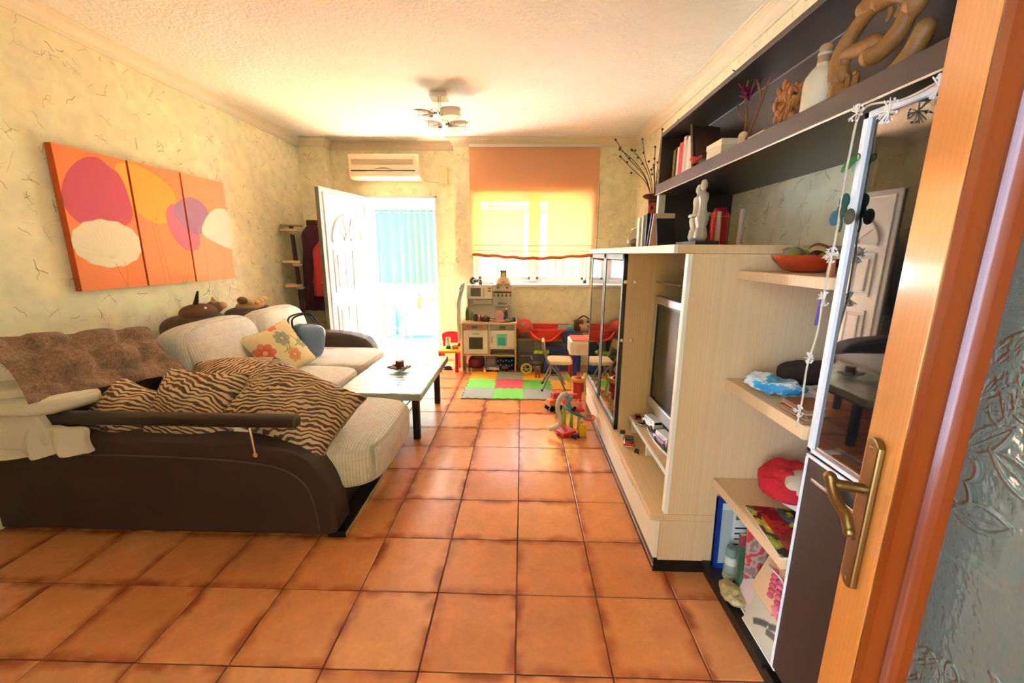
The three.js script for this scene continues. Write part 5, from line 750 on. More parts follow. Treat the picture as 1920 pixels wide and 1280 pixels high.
toyCar('toy_car', 'red toy racing car on the drawer base under the riser', [0.648, 0.2955, -2.28], 1.35, 0.13, 0xd8242c, 0x22222a, 'car', 'toy vehicles round the television');
toyCar('toy_car', 'small dark toy car on the drawer base beside the riser leg', [0.665, 0.2955, -2.165], 1.2, 0.06, 0x3a3a34, 0x22221e, 'car', 'toy vehicles round the television');
toyCar('toy_car', 'white and black toy car on the drawer base behind the red racing car', [0.64, 0.2955, -2.4], 1.3, 0.08, 0xd9d9d4, 0x18181c, 'car', 'toy vehicles round the television');
{ const t = thing('remote_control', 'black remote control on the riser board', 'remote', [0.9, 0.4005, -2.435], 1.57); mesh('case', BX(-0.025, 0.025, 0, 0.018, -0.085, 0.085, 0.006), M.black, t); for (let i = 0; i < 5; i++) for (const x of [-0.012, 0.012]) mesh('button', BX(x - 0.004, x + 0.004, 0.017, 0.0195, -0.06 + i * 0.026, -0.05 + i * 0.026, 0.001), mat(0x555555, 0.5), t); }
// ---------- play corner ----------
{ // foam puzzle mat, 12 interlocking squares
  const t = thing('foam_mat', 'puzzle foam play mat of coloured squares on the tile floor', 'mat', [-0.08, 0, -4.22]); const S = 0.305;
  const edge = (ax, ay, bx, by, sgn, s) => { const n = 7, dx = (bx - ax) / n, dy = (by - ay) / n, nx = dy / Math.hypot(dx, dy), ny = -dx / Math.hypot(dx, dy); for (let k = 0; k < n; k++) { const o = k % 2 ? sgn * 0.011 : 0; s.push([ax + dx * k + nx * o, ay + dy * k + ny * o], [ax + dx * (k + 1) + nx * o, ay + dy * (k + 1) + ny * o]); } };
  const tile = (() => { const p = []; edge(0, 0, S, 0, 1, p); edge(S, 0, S, S, 1, p); edge(S, S, 0, S, -1, p); edge(0, S, 0, 0, -1, p); return AT(EXT(shapeOf(p), 0.012, 0.0012, 1), [0, 0.012, 0], [Math.PI / 2, 0, 0]); })();
  const col = { y: 0xf2a91c, g: 0x5fae35, l: 0x6fc24a, r: 0xd8464a, s: 0x9d9f8c, w: 0xa6aa92 };
  const rows = ['yssys', 'lrgy', 'slsr'], cols = [['s', 'l', 's', ''], ['l', 'r', 'g', 'y'], ['y', 's', 'y', 's']];
  const foam = {}; for (const k in col) foam[k] = mat(col[k], 0.85, { bumpMap: rep(weave, 3, 3), bumpScale: 0.0015 });
  cols.forEach((row, j) => row.forEach((c, i) => { if (!c) return; const m = new THREE.Mesh(tile, foam[c]); m.name = 'foam_square'; m.castShadow = m.receiveShadow = true; m.position.set(-0.51 + i * S, 0, 0.125 - j * S); t.add(m); }));
}
{ // toy kitchen
  const t = thing('toy_kitchen', 'white and oak toy kitchen with oven and cupboard under the window', 'toy kitchen', [-0.39, 0.001, -4.89]); const wh = mat(0xeee6d4, 0.5), oak = M.oakFlat, gr = mat(0x9a9284, 0.55);
  for (const x of [-0.325, 0.31]) mesh('side_board', BX(x, x + 0.016, 0, 0.585, -0.14, 0.15, 0.002), oak, t);
  mesh('worktop', BX(-0.335, 0.335, 0.585, 0.605, -0.145, 0.165, 0.003), oak, t); mesh('bottom_board', BX(-0.31, 0.31, 0.2, 0.214, -0.14, 0.15), oak, t); mesh('middle_board', BX(0.0, 0.014, 0.214, 0.585, -0.14, 0.15), oak, t);
  mesh('back_board', BX(-0.29, 0.29, 0.214, 0.605, -0.145, -0.135), wh, t);
  mesh('control_panel', geo([BX(-0.305, -0.006, 0.515, 0.58, 0.14, 0.155, 0.002), BX(0.02, 0.305, 0.515, 0.58, 0.14, 0.155, 0.002)]), gr, t);
  for (const [x, c] of [[-0.24, 0xc9524e], [-0.09, 0xc9524e]]) mesh('knob', CYL(0.026, 0.026, 0.02, [x, 0.548, 0.162], [Math.PI / 2, 0, 0], 20), mat(c, 0.5), t);
  for (const [x, w] of [[-0.165, 0.036], [0.165, 0.034]]) mesh('display', BX(x - w, x + w, 0.53, 0.565, 0.15, 0.158), mat(0x4d463c, 0.4), t);
  const od = mesh('oven_door', BX(-0.3, -0.008, 0.222, 0.51, 0.14, 0.156, 0.003), wh, t); mesh('oven_window', BX(-0.235, -0.07, 0.285, 0.425, 0.154, 0.159, 0.004), phys(0x46443c, 0.15, { clearcoat: 1 }), od); mesh('window_rim', geo([BX(-0.24, -0.065, 0.423, 0.431, 0.154, 0.162, 0.002), BX(-0.24, -0.065, 0.279, 0.287, 0.154, 0.162, 0.002)]), mat(0x8db5a6, 0.5), od); mesh('handle', BX(-0.19, -0.11, 0.46, 0.474, 0.155, 0.175, 0.003), mat(0x9dbb9d, 0.5), od);
  const cd = mesh('cupboard_door', BX(0.018, 0.3, 0.285, 0.51, 0.14, 0.156, 0.003), wh, t); mesh('cupboard_window', BX(0.095, 0.215, 0.32, 0.47, 0.154, 0.159, 0.002), mat(0x58cdb4, 0.4), cd); mesh('inner_print', BX(0.115, 0.195, 0.335, 0.425, 0.157, 0.1605, 0.001), mat(0x1f9d8c, 0.4), cd); mesh('handle', BX(0.034, 0.046, 0.36, 0.44, 0.155, 0.172, 0.003), mat(0x9dbb9d, 0.5), cd);
  mesh('drawer_slot', BX(0.018, 0.3, 0.222, 0.28, 0.02, 0.03), gr, t);
  // upper part with microwave
  const up = mesh('upper_back', BX(-0.27, 0.27, 0.605, 1.03, -0.145, -0.13), wh, t);
  mesh('upper_side', BX(-0.275, -0.262, 0.605, 1.03, -0.145, -0.02, 0.002), wh, t); mesh('upper_side', BX(0.262, 0.275, 0.605, 1.03, -0.145, -0.06, 0.002), wh, t);
  const mw = mesh('microwave', BX(-0.262, 0.03, 0.865, 1.03, -0.13, 0.0, 0.003), wh, t); mesh('microwave_window', BX(-0.225, -0.105, 0.895, 0.995, -0.002, 0.004, 0.003), mat(0x5c584e, 0.3), mw); mesh('handle', BX(-0.075, -0.062, 0.89, 1.0, 0.0, 0.014, 0.003), mat(0xa9bba0, 0.5), mw); for (const y of [0.955, 0.985]) mesh('button', BX(-0.02, 0.015, y, y + 0.014, -0.001, 0.004), mat(0x5a4a3c, 0.5), mw);
  mesh('hood', BX(-0.2, 0.03, 0.8, 0.855, -0.13, -0.02, 0.004), mat(0xc2b8a4, 0.5), t);
  mesh('top_rail', BX(0.03, 0.262, 0.96, 1.03, -0.13, -0.06, 0.002), wh, t); for (const x of [0.1, 0.21]) mesh('dial', CYL(0.014, 0.014, 0.012, [x, 0.998, -0.055], [Math.PI / 2, 0, 0], 14), mat(0x8a6a54, 0.5), t);
  mesh('hook_rail', BX(0.04, 0.262, 0.935, 0.947, -0.06, -0.05, 0.001), mat(0x5a3f30, 0.5), t); for (let k = 0; k < 5; k++) mesh('hook', geo([CYL(0.004, 0.004, 0.03, [0.055 + k * 0.048, 0.918, -0.052], [0, 0, 0], 8), SPH(0.01, [0.055 + k * 0.048, 0.9, -0.05], [1, 1, 0.6], 10)]), mat([0x8a4a44, 0x4a3c34][k % 2], 0.5), t);
  mesh('tap', TUBE([[0.17, 0.605, -0.08], [0.17, 0.68, -0.08], [0.17, 0.71, -0.05], [0.17, 0.69, -0.02]], 0.008, 20, 8), mat(0x777064, 0.35), t);
  mesh('plate_rack', geo([BX(0.06, 0.25, 0.755, 0.763, -0.13, -0.06), BX(0.1, 0.2, 0.79, 0.8, -0.13, -0.11)]), gr, t);
}
// toys on the toy kitchen worktop
[[-0.66, 0.16, 0x5c6b34, 'olive green toy bottle on the play kitchen worktop', 'bottle'], [-0.6, 0.13, 0x8a9a4c, 'pale green toy bottle on the play kitchen worktop', 'bottle'], [-0.55, 0.1, 0x4a4632, 'dark toy jar on the play kitchen worktop', 'jar'], [-0.505, 0.075, 0x86384a, 'maroon toy cup on the play kitchen worktop', 'cup'], [-0.19, 0.15, 0x5a4e44, 'tall dark toy pepper mill on the play kitchen worktop', 'mill'], [-0.1, 0.06, 0x556044, 'green toy cup at the end of the play kitchen worktop', 'cup']].forEach(([x, h, c, l, k]) => {
  const t = thing('toy_' + k, l, 'toy', [x, 0.607, -4.83 - (h > 0.12 ? 0.05 : 0)], 0, 'toys on the play kitchen worktop'); const R = h > 0.12 ? 0.022 : 0.028;
  mesh('body', LATHE([[0, 0], [R, 0], [R, h * 0.6], [R * 0.5, h * 0.8], [R * 0.5, h * 0.92], [0, h * 0.92]], [0, 0, 0], 16), mat(c, 0.45), t); mesh('cap', CYL(R * 0.55, R * 0.55, h * 0.12, [0, h * 0.95, 0], [0, 0, 0], 12), mat(0xcbbf94, 0.5), t);
});
{
  const p = thing('toy_pan', 'dark toy saucepan with handle on the play kitchen worktop', 'toy pan', [-0.43, 0.607, -4.82]); mesh('pot', LATHE([[0, 0], [0.05, 0], [0.056, 0.045], [0.052, 0.045], [0.046, 0.006], [0, 0.006]]), mat(0x3a302a, 0.4), p); mesh('lid', LATHE([[0, 0.075], [0.012, 0.075], [0.012, 0.062], [0.055, 0.046], [0, 0.044]]), mat(0x6e6256, 0.35), p); mesh('handle', BAR([0.05, 0.03, 0.02], [0.12, 0.035, 0.05], 0.007), M.black, p);
  const q = thing('toy_pan', 'pink toy frying pan on the play kitchen worktop', 'toy pan', [-0.25, 0.607, -4.77]); mesh('pot', LATHE([[0, 0], [0.045, 0], [0.056, 0.026], [0.053, 0.026], [0.042, 0.005], [0, 0.005]]), mat(0xd88a8a, 0.45), q); mesh('handle', BAR([-0.05, 0.02, 0.0], [-0.13, 0.03, 0.02], 0.008), mat(0xe0a09c, 0.5), q);
  const d = thing('toy_plate', 'pale pink toy plate leaning on the play kitchen back', 'toy plate', [-0.27, 0.607, -4.9]); mesh('disc', AT(LATHE([[0, 0], [0.04, 0], [0.06, 0.01], [0.058, 0.013], [0.04, 0.005], [0, 0.004]]), [0, 0.062, 0], [1.3, 0, 0]), mat(0xd9a8a0, 0.5), d); mesh('rim_band', AT(TOR(0.059, 0.002, [0, 0.012, 0], [Math.PI / 2, 0, 0]), [0, 0.062, 0], [1.3, 0, 0]), mat(0xb56a6a, 0.5), d);
  const e = thing('toy_pan', 'green toy lid and pot at the right end of the play kitchen worktop', 'toy pan', [-0.155, 0.607, -4.78]); mesh('pot', LATHE([[0, 0], [0.03, 0], [0.034, 0.034], [0, 0.036]]), mat(0x8a8a6a, 0.5), e); mesh('lid', SPH(0.012, [0, 0.042, 0], [1, 1, 1], 10), mat(0x5a5040, 0.5), e);
}
{ // on top of the toy kitchen
  const a = thing('toy_mask', 'dark round toy with white ring on top of the play kitchen', 'toy', [-0.595, 1.032, -4.95]); mesh('body', SPH(0.05, [0, 0.045, 0], [0.9, 0.9, 0.7], 16), mat(0x3a2c2c, 0.5), a); mesh('ring', TOR(0.022, 0.007, [0.025, 0.04, 0.03], [0, 0.6, 0]), mat(0xd9d2c6, 0.5), a);
  const b = thing('toy_robot', 'small brown toy figure on top of the play kitchen', 'toy', [-0.5, 1.032, -4.93]); mesh('body', BX(-0.02, 0.02, 0, 0.04, -0.015, 0.015, 0.006), mat(0xa08470, 0.6), b); mesh('head', SPH(0.016, [0, 0.052, 0], [1, 1, 1], 12), mat(0x8a6c5c, 0.6), b);
  const c = thing('toy_plane', 'flat white toy plane on top of the play kitchen', 'toy', [-0.41, 1.032, -4.95]); mesh('fuselage', SPH(0.02, [0, 0.02, 0], [3.4, 0.8, 0.9], 14), mat(0xe6e6e2, 0.4), c); mesh('wing', BX(-0.03, 0.02, 0.014, 0.02, -0.07, 0.07, 0.002), mat(0xd4dade, 0.4), c);
  const d = thing('toy_house', 'round cream toy house with yellow roof window on top of the play kitchen', 'toy', [-0.225, 1.032, -4.94]); mesh('dome', LATHE([[0, 0], [0.085, 0], [0.088, 0.03], [0.07, 0.075], [0.045, 0.1], [0, 0.104]], [0, 0, 0], 22), mat(0xd6b79a, 0.6), d); mesh('turret', BX(-0.036, 0.036, 0.09, 0.165, -0.03, 0.03, 0.004), mat(0xa8763c, 0.6), d); mesh('window', BX(-0.02, 0.02, 0.105, 0.14, 0.029, 0.033), mat(0xf0c63a, 0.5), d); mesh('roof', BX(-0.042, 0.042, 0.16, 0.172, -0.036, 0.036, 0.003), mat(0x6a4a34, 0.6), d); mesh('door', BX(-0.02, 0.02, 0.0, 0.05, 0.078, 0.09, 0.003), mat(0xc48a5a, 0.6), d);
  const e = thing('white_cloth', 'white cloth hanging down the side of the play kitchen', 'cloth', [-0.775, 0.33, -4.9]); const g = new THREE.PlaneGeometry(0.16, 0.72, 16, 30); xyz(g, (x, y) => [0.018 * Math.sin(x * 60) + 0.02 + 0.05 * smooth(0.1, 0.36, y) + 0.014 * fbm(x * 12, y * 6, 2, 2), y + 0.36, x]); mesh('fabric', g, mat(0xdfe0cc, 0.9, { side: THREE.DoubleSide }), e); mesh('knot', SPH(0.035, [0.05, 0.66, 0.05], [1, 0.9, 1], 12), mat(0xdfe0cc, 0.9), e);
}
// under the toy kitchen
{
  const a = thing('toy_basket', 'maroon toy bag under the play kitchen', 'toy bag', [-0.55, 0.013, -4.86]); const g = puff(0.2, 0.15, 0.16, 3, 18, 0.03, 3, 9).translate(0, 0.076, 0); mesh('fabric', g, mat(0x7a2f44, 0.8), a); mesh('flap', SPH(0.07, [0.02, 0.14, 0], [1.1, 0.3, 0.9], 14), mat(0x8d847e, 0.7), a);
  const b = thing('toy_box', 'grey plastic crate with pink print under the play kitchen', 'box', [-0.38, 0.013, -4.93]); mesh('crate', BX(-0.06, 0.07, 0, 0.17, -0.1, 0.07, 0.008), mat(0x9b8f98, 0.6), b); mesh('print', BX(-0.04, 0.05, 0.05, 0.12, 0.069, 0.073), mat(0xc2a2ac, 0.6), b);
  const c = thing('fabric_bin', 'navy fabric bin with white dots and green lid under the play kitchen', 'bin', [-0.2, 0.013, -4.93]); mesh('bin', BX(-0.1, 0.115, 0, 0.15, -0.1, 0.12, 0.012), mat(0x1d2c52, 0.8), c); mesh('lid', BX(-0.105, 0.12, 0.15, 0.18, -0.1, 0.122, 0.01), mat(0x6f9a44, 0.7), c); const r = rng(3); for (let k = 0; k < 12; k++) mesh('dot', CYL(0.009, 0.009, 0.004, [-0.085 + (k % 6) * 0.034, 0.045 + Math.floor(k / 6) * 0.06 + (k % 2) * 0.012, 0.121], [Math.PI / 2, 0, 0], 10), mat(0xdfe4ea, 0.7), c);
  const put = [[-0.645, 0xe2d8cc, 'tiny white toy figure'], [-0.6, 0xe0b08a, 'tiny tan toy figure'], [-0.44, 0xf0ece4, 'tiny white toy animal'], [-0.4, 0x2c2c30, 'tiny black toy animal']];
  put.forEach(([x, c2, l]) => { const t = thing('toy_figure', l + ' standing before the play kitchen', 'toy figure', [x, 0.0, -4.715], 0, 'toy figures before the play kitchen'); mesh('body', CYL(0.011, 0.015, 0.035, [0, 0.0175, 0], [0, 0, 0], 12), mat(c2, 0.5), t); mesh('head', SPH(0.013, [0, 0.046, 0], [1, 1, 1], 12), mat(0xd9b496, 0.6), t); });
  const tr = thing('toy_truck', 'small white toy truck before the play kitchen', 'toy truck', [-0.325, 0.013, -4.725]); mesh('body', BX(-0.06, 0.06, 0.02, 0.045, -0.02, 0.02, 0.003), mat(0xe6dfd0, 0.5), tr); mesh('cab', BX(0.03, 0.06, 0.045, 0.075, -0.019, 0.019, 0.004), mat(0x9a8a7c, 0.4), tr); for (const x of [-0.04, 0.04]) for (const s of [-1, 1]) mesh('wheel', CYL(0.013, 0.013, 0.01, [x, 0.013, s * 0.02], [Math.PI / 2, 0, 0], 12), mat(0x1b1b1b, 0.6), tr);
  const rb = thing('toy_ball_cart', 'brown toy pram before the play kitchen', 'toy', [-0.2, 0.013, -4.74]); mesh('body', SPH(0.035, [0, 0.045, 0], [1.2, 0.8, 0.8], 14), mat(0x8a5a44, 0.6), rb); for (const x of [-0.025, 0.025]) mesh('wheel', CYL(0.014, 0.014, 0.02, [x, 0.014, 0], [Math.PI / 2, 0, 0], 12), M.black, rb);
}
{ // red and yellow toddler chair
  const t = thing('toddler_chair', 'plastic toddler chair with yellow seat and red back and legs', 'chair', [-0.86, 0, -4.82]); const red = mat(0xdc2030, 0.4), yel = mat(0xf7b512, 0.4);
  mesh('seat', BX(-0.14, 0.12, 0.235, 0.27, -0.13, 0.13, 0.015), yel, t);
  const s = new THREE.Shape(); s.moveTo(-0.11, 0); s.lineTo(-0.12, 0.15); s.bezierCurveTo(-0.11, 0.21, 0.11, 0.21, 0.12, 0.15); s.lineTo(0.11, 0); s.lineTo(0.07, 0); s.lineTo(0.075, 0.05); s.lineTo(-0.075, 0.05); s.lineTo(-0.07, 0); s.closePath(); mesh('backrest', AT(EXT(s, 0.03, 0.008, 2), [-0.01, 0.26, -0.15]), red, t);
  for (const [x, z] of [[-0.115, 0.1], [0.085, 0.1], [-0.115, -0.1], [0.085, -0.1]]) mesh('leg', CYL(0.02, 0.024, 0.235, [x, 0.118, z], [0, 0, 0], 14), red, t);
  const b = thing('toy_bottle', 'clear toy bottle with green base on the toddler chair', 'toy', [-0.885, 0.271, -4.8], 0, 'toys on the toddler chair'); mesh('glass', CYL(0.024, 0.03, 0.11, [0, 0.085, 0], [0, 0, 0], 16), phys(0xd9ecd6, 0.1, { transmission: 0.7, thickness: 0 }), b); mesh('base', CYL(0.032, 0.034, 0.035, [0, 0.0175, 0], [0, 0, 0], 16), mat(0x2e8a3c, 0.5), b);
  const d = thing('toy_dinosaur', 'small orange toy dinosaur on the toddler chair', 'toy', [-0.8, 0.271, -4.78], 0.4, 'toys on the toddler chair'); mesh('body', SPH(0.03, [0, 0.028, 0], [1.5, 0.8, 0.8], 14), mat(0xc9852c, 0.6), d); mesh('head', SPH(0.016, [0.05, 0.045, 0], [1.2, 0.9, 0.9], 12), mat(0x7d5a2a, 0.6), d); for (const x of [-0.02, 0.025]) for (const z of [-0.012, 0.012]) mesh('leg', CYL(0.007, 0.008, 0.02, [x, 0.01, z], [0, 0, 0], 8), mat(0x7d5a2a, 0.6), d);
  const u = thing('toy_lump', 'dark blue toy shoe under the toddler chair', 'toy', [-0.9, 0.001, -4.82]); mesh('sole', BX(-0.06, 0.06, 0, 0.012, -0.025, 0.025, 0.005), M.black, u); mesh('upper', SPH(0.03, [0, 0.025, 0], [1.7, 0.8, 0.8], 14), mat(0x2a2350, 0.7), u);
}
{ // ball on the wall side of the kitchen, red basket, clutter
  const b = thing('play_ball', 'red play ball with grey patches', 'ball', [0.03, 0.503, -4.96]); mesh('skin', SPH(0.115, [0, 0, 0], [1, 1, 1], 28), mat(0xe0493c, 0.45), b); for (const [a, e] of [[-0.9, -0.1], [-0.2, 0.55], [0.55, 0.0], [-0.2, -0.6], [0.3, -0.5]]) mesh('patch', AT(SPH(0.03, [0, 0, 0], [1, 1, 0.15], 12), [Math.sin(a) * Math.cos(e) * 0.113, Math.sin(e) * 0.113, Math.cos(a) * Math.cos(e) * 0.113], [-e, a, 0]), mat(0x7f8088, 0.5), b);
  const st = thing('toy_chest', 'tall grey plastic storage box behind the toy pile', 'box', [0.05, 0, -4.93]); mesh('body', BX(-0.1, 0.1, 0.0, 0.385, -0.1, 0.08, 0.01), mat(0x6a6258, 0.7), st); mesh('rim', BX(-0.105, 0.105, 0.37, 0.387, -0.105, 0.085, 0.004), mat(0x8a7f72, 0.7), st);
  const k = thing('laundry_basket', 'wide red plastic basket on the toy pile', 'basket', [0.29, 0.388, -4.9]); const red = mat(0xe23c2c, 0.42);
  const g = LATHE([[0.19, 0], [0.2, 0.0], [0.225, 0.1], [0.245, 0.11], [0.24, 0.118], [0.218, 0.108], [0.19, 0.008], [0, 0.008], [0, 0], [0.19, 0]], [0, 0, 0], 36); g.scale(1.0, 1.1, 0.55); g.computeVertexNormals(); mesh('tub', g, red, k); mesh('handle', TUBE([[-0.2, 0.11, 0.07], [-0.1, 0.03, 0.16], [0.05, 0.01, 0.17], [0.2, 0.11, 0.07]], 0.012, 30, 8), red, k); mesh('back_lid', BX(-0.22, 0.3, 0.11, 0.165, -0.13, -0.1, 0.01), red, k);
  const c1 = thing('toy_crate', 'dark grey toy crate under the red basket', 'crate', [0.12, 0.013, -4.78]); mesh('body', geo([BX(-0.12, 0.13, 0, 0.21, -0.07, 0.07, 0.01)]), mat(0x4a4650, 0.6), c1); mesh('rim', geo([BX(-0.128, 0.138, 0.19, 0.215, -0.078, 0.078, 0.006)]), mat(0x5f5a66, 0.6), c1);
  const c2 = thing('toy_crate', 'long blue toy crate under the red basket', 'crate', [0.48, 0, -4.9]); mesh('body', BX(-0.2, 0.24, 0, 0.31, -0.12, 0.1, 0.012), mat(0x2a3a66, 0.6), c2); mesh('rim', BX(-0.207, 0.247, 0.29, 0.325, -0.127, 0.107, 0.006), mat(0x22325a, 0.5), c2);
  const wh = thing('toy_motorbike', 'black toy motorbike with yellow wheel in front of the crates', 'toy motorbike', [0.13, 0.013, -4.62], 0.1); const bk = mat(0x23262a, 0.5);
  mesh('wheel', geo([TOR(0.055, 0.014, [-0.07, 0.069, 0], [0, 0, 0]), CYL(0.012, 0.012, 0.03, [-0.07, 0.069, 0], [Math.PI / 2, 0, 0], 12)]), mat(0xc9b94a, 0.5), wh); mesh('spoke', geo([0, 1, 2].map((q) => AT(BX(-0.05, 0.05, -0.004, 0.004, -0.004, 0.004), [-0.07, 0.069, 0], [0, 0, q * 1.05]))), mat(0xd9cc6a, 0.5), wh); mesh('wheel', TOR(0.055, 0.016, [0.17, 0.071, 0], [0, 0, 0]), bk, wh);
  mesh('frame', geo([BAR([-0.07, 0.069, 0], [0.0, 0.18, 0], 0.01), BAR([0.0, 0.14, 0], [0.17, 0.071, 0], 0.012), SPH(0.04, [0.05, 0.13, 0], [2.0, 0.8, 0.7], 14)]), bk, wh); mesh('handlebar', BAR([-0.01, 0.2, -0.06], [-0.01, 0.2, 0.06], 0.006), mat(0x8f8c84, 0.4), wh); mesh('engine', BX(0.01, 0.1, 0.07, 0.11, -0.03, 0.03, 0.006), mat(0x6f7a70, 0.4), wh);
  const cr = thing('play_caterpillar', 'lime green toy with yellow spots on the toy pile', 'toy', [0.22, 0.216, -4.76]); mesh('body', geo([0, 1, 2, 3].map((q) => SPH(0.03, [-0.05 + q * 0.035, 0.028, 0], [1, 0.9, 1], 12))), mat(0xa8c42c, 0.5), cr); mesh('head', SPH(0.024, [0.09, 0.04, 0], [1, 1, 1], 12), mat(0xd4d430, 0.5), cr);
  const bl = thing('toy_train', 'bright blue toy locomotive leaning on the toy pile', 'toy train', [0.36, 0.013, -4.64], -0.1); mesh('body', geo([BX(-0.09, 0.09, 0.03, 0.1, -0.035, 0.035, 0.01), CYL(0.04, 0.04, 0.09, [-0.04, 0.13, 0], [0, 0, Math.PI / 2], 18), BX(0.02, 0.08, 0.1, 0.19, -0.035, 0.035, 0.006)]), mat(0x1f4fb0, 0.4), bl); for (const x of [-0.06, 0.0, 0.06]) for (const s of [-1, 1]) mesh('wheel', CYL(0.028, 0.028, 0.01, [x, 0.029, s * 0.04], [Math.PI / 2, 0, 0], 14), mat(0x2a2a2e, 0.5), bl);
  const bg = thing('toy_backpack', 'navy blue backpack slumped on the toy pile', 'backpack', [0.62, 0.326, -4.87]); const pg = puff(0.26, 0.16, 0.16, 3, 20, 0.03, 8, 8).translate(0, 0.08, 0); mesh('body', pg, mat(0x1c2f66, 0.75), bg); mesh('pocket', AT(puff(0.14, 0.09, 0.04, 3, 12), [-0.02, 0.06, 0.08]), mat(0x24408a, 0.75), bg); mesh('strap', TUBE([[0.08, 0.13, 0.05], [0.13, 0.08, 0.1], [0.1, 0.02, 0.09]], 0.008, 16, 6), mat(0xb9bcc4, 0.6), bg);
  const dg = thing('dark_bag', 'dark brown patterned bag on top of the toy pile', 'bag', [0.76, 0.46, -4.97]); mesh('body', puff(0.3, 0.17, 0.18, 2.4, 20, 0.02, 5, 8).translate(0, 0.08, 0), mat(0xffffff, 0.7, { map: pixels(64, 64, (u, v) => { const n = loopNoise(u, v, 8, 3); return n > 0.18 ? [196, 158, 128] : [70 + n * 40, 44 + n * 30, 36 + n * 30]; }) }), dg); mesh('handle', TUBE([[-0.08, 0.15, 0], [0, 0.2, 0], [0.08, 0.15, 0]], 0.008, 16, 6), mat(0x3a241e, 0.7), dg);
  const tq = thing('teal_box', 'teal and pink toy box beside the dark bag', 'box', [0.55, 0.49, -4.93]); mesh('box', BX(-0.1, 0.08, 0, 0.055, -0.06, 0.06, 0.006), mat(0x5fa39a, 0.6), tq); mesh('panel', BX(-0.06, 0.0, 0.008, 0.045, 0.059, 0.063), mat(0xc9969a, 0.6), tq);
  const gm = thing('toy_keyboard', 'flat silver toy keyboard lying on the mat edge', 'toy', [0.36, 0.013, -4.53]); mesh('case', BX(-0.1, 0.13, 0, 0.02, -0.035, 0.035, 0.004), mat(0xcfcac0, 0.4), gm); mesh('keys', BX(-0.08, 0.11, 0.019, 0.024, -0.005, 0.03, 0.001), mat(0x3f3d3a, 0.5), gm);
  const rr = thing('toy_robot', 'small red and brown toy robot standing by the yellow wheel', 'toy', [0.19, 0.013, -4.5]); mesh('body', BX(-0.03, 0.03, 0.04, 0.1, -0.02, 0.02, 0.006), mat(0x7d4336, 0.5), rr); mesh('head', BX(-0.016, 0.016, 0.102, 0.13, -0.014, 0.014, 0.005), mat(0xb8846a, 0.5), rr); for (const x of [-0.02, 0.02]) mesh('leg', BX(x - 0.01, x + 0.01, 0, 0.042, -0.014, 0.014, 0.003), mat(0xa8382c, 0.5), rr); for (const s of [-1, 1]) mesh('arm', BAR([s * 0.03, 0.09, 0], [s * 0.05, 0.05, 0.012], 0.008), mat(0x5f342a, 0.5), rr);
  const yb = thing('toy_excavator', 'dark toy truck with white stripe beside the crates', 'toy truck', [0.3, 0.013, -4.76]); mesh('body', BX(-0.05, 0.12, 0.03, 0.1, -0.04, 0.04, 0.008), mat(0x34383c, 0.5), yb); mesh('stripe', BX(-0.045, 0.115, 0.055, 0.068, -0.0405, 0.0415), mat(0xc9c9c0, 0.5), yb); for (const x of [-0.02, 0.08]) for (const s of [-1, 1]) mesh('wheel', CYL(0.03, 0.03, 0.02, [x, 0.031, s * 0.042], [Math.PI / 2, 0, 0], 14), M.black, yb);
}
{ // folding child chair
  const t = thing('folding_chair', 'small metal folding chair with cream seat and back', 'chair', [0.34, 0.013, -4.15], -0.05); const mt = mat(0x9b9684, 0.35, { metalness: 0.6 }), cr = mat(0xe6d29a, 0.6);
  mesh('seat', AT(puff(0.26, 0.05, 0.26, 5, 14), [0.06, 0.3, 0]), cr, t);
  mesh('backrest', AT(puff(0.03, 0.09, 0.24, 4, 12), [-0.11, 0.475, 0], [0, 0, 0.12]), mat(0xd0b878, 0.6), t);
  for (const z of [-0.125, 0.125]) { mesh('leg', TUBE([[-0.12, 0.52, z], [-0.085, 0.36, z], [-0.03, 0.24, z], [-0.075, 0.1, z], [-0.115, 0.0, z]].map(([a, b, c]) => [a, b, c]), 0.009, 24, 8), mt, t); mesh('leg', TUBE([[-0.06, 0.31, z * 0.9], [0.03, 0.2, z * 0.9], [0.13, 0.0, z * 0.9]], 0.009, 18, 8), mt, t); mesh('foot_cap', CYL(0.012, 0.012, 0.02, [-0.115, 0.01, z], [0, 0, 0], 10), M.black, t); }
  mesh('crossbar', geo([BAR([-0.075, 0.1, -0.125], [-0.075, 0.1, 0.125], 0.006), BAR([0.08, 0.1, -0.11], [0.08, 0.1, 0.11], 0.006)]), mt, t);
}
{ // child table
  const t = thing('child_table', 'white plastic play table with red top and blue and red legs', 'table', [0.68, 0.013, -4.3]); const wh = mat(0xefe4cc, 0.45);
  mesh('tray', geo([BX(-0.17, 0.2, 0.345, 0.5, -0.16, 0.14, 0.015)]), wh, t); mesh('tabletop', BX(-0.15, 0.18, 0.498, 0.512, -0.15, 0.125, 0.004), mat(0xdc5248, 0.5), t); mesh('panel', BX(-0.1, 0.12, 0.37, 0.47, 0.139, 0.144, 0.003), mat(0xe2cfae, 0.5), t);
  for (const [x, z, c] of [[-0.11, 0.1, 0x2a2c9c], [0.16, 0.1, 0x2a2c9c], [-0.13, -0.12, 0xc81f2c], [0.16, -0.12, 0xc81f2c]]) mesh('leg', geo([CYL(0.026, 0.022, 0.345, [x, 0.1725, z], [0, 0, 0], 18)]), mat(c, 0.4), t);
}
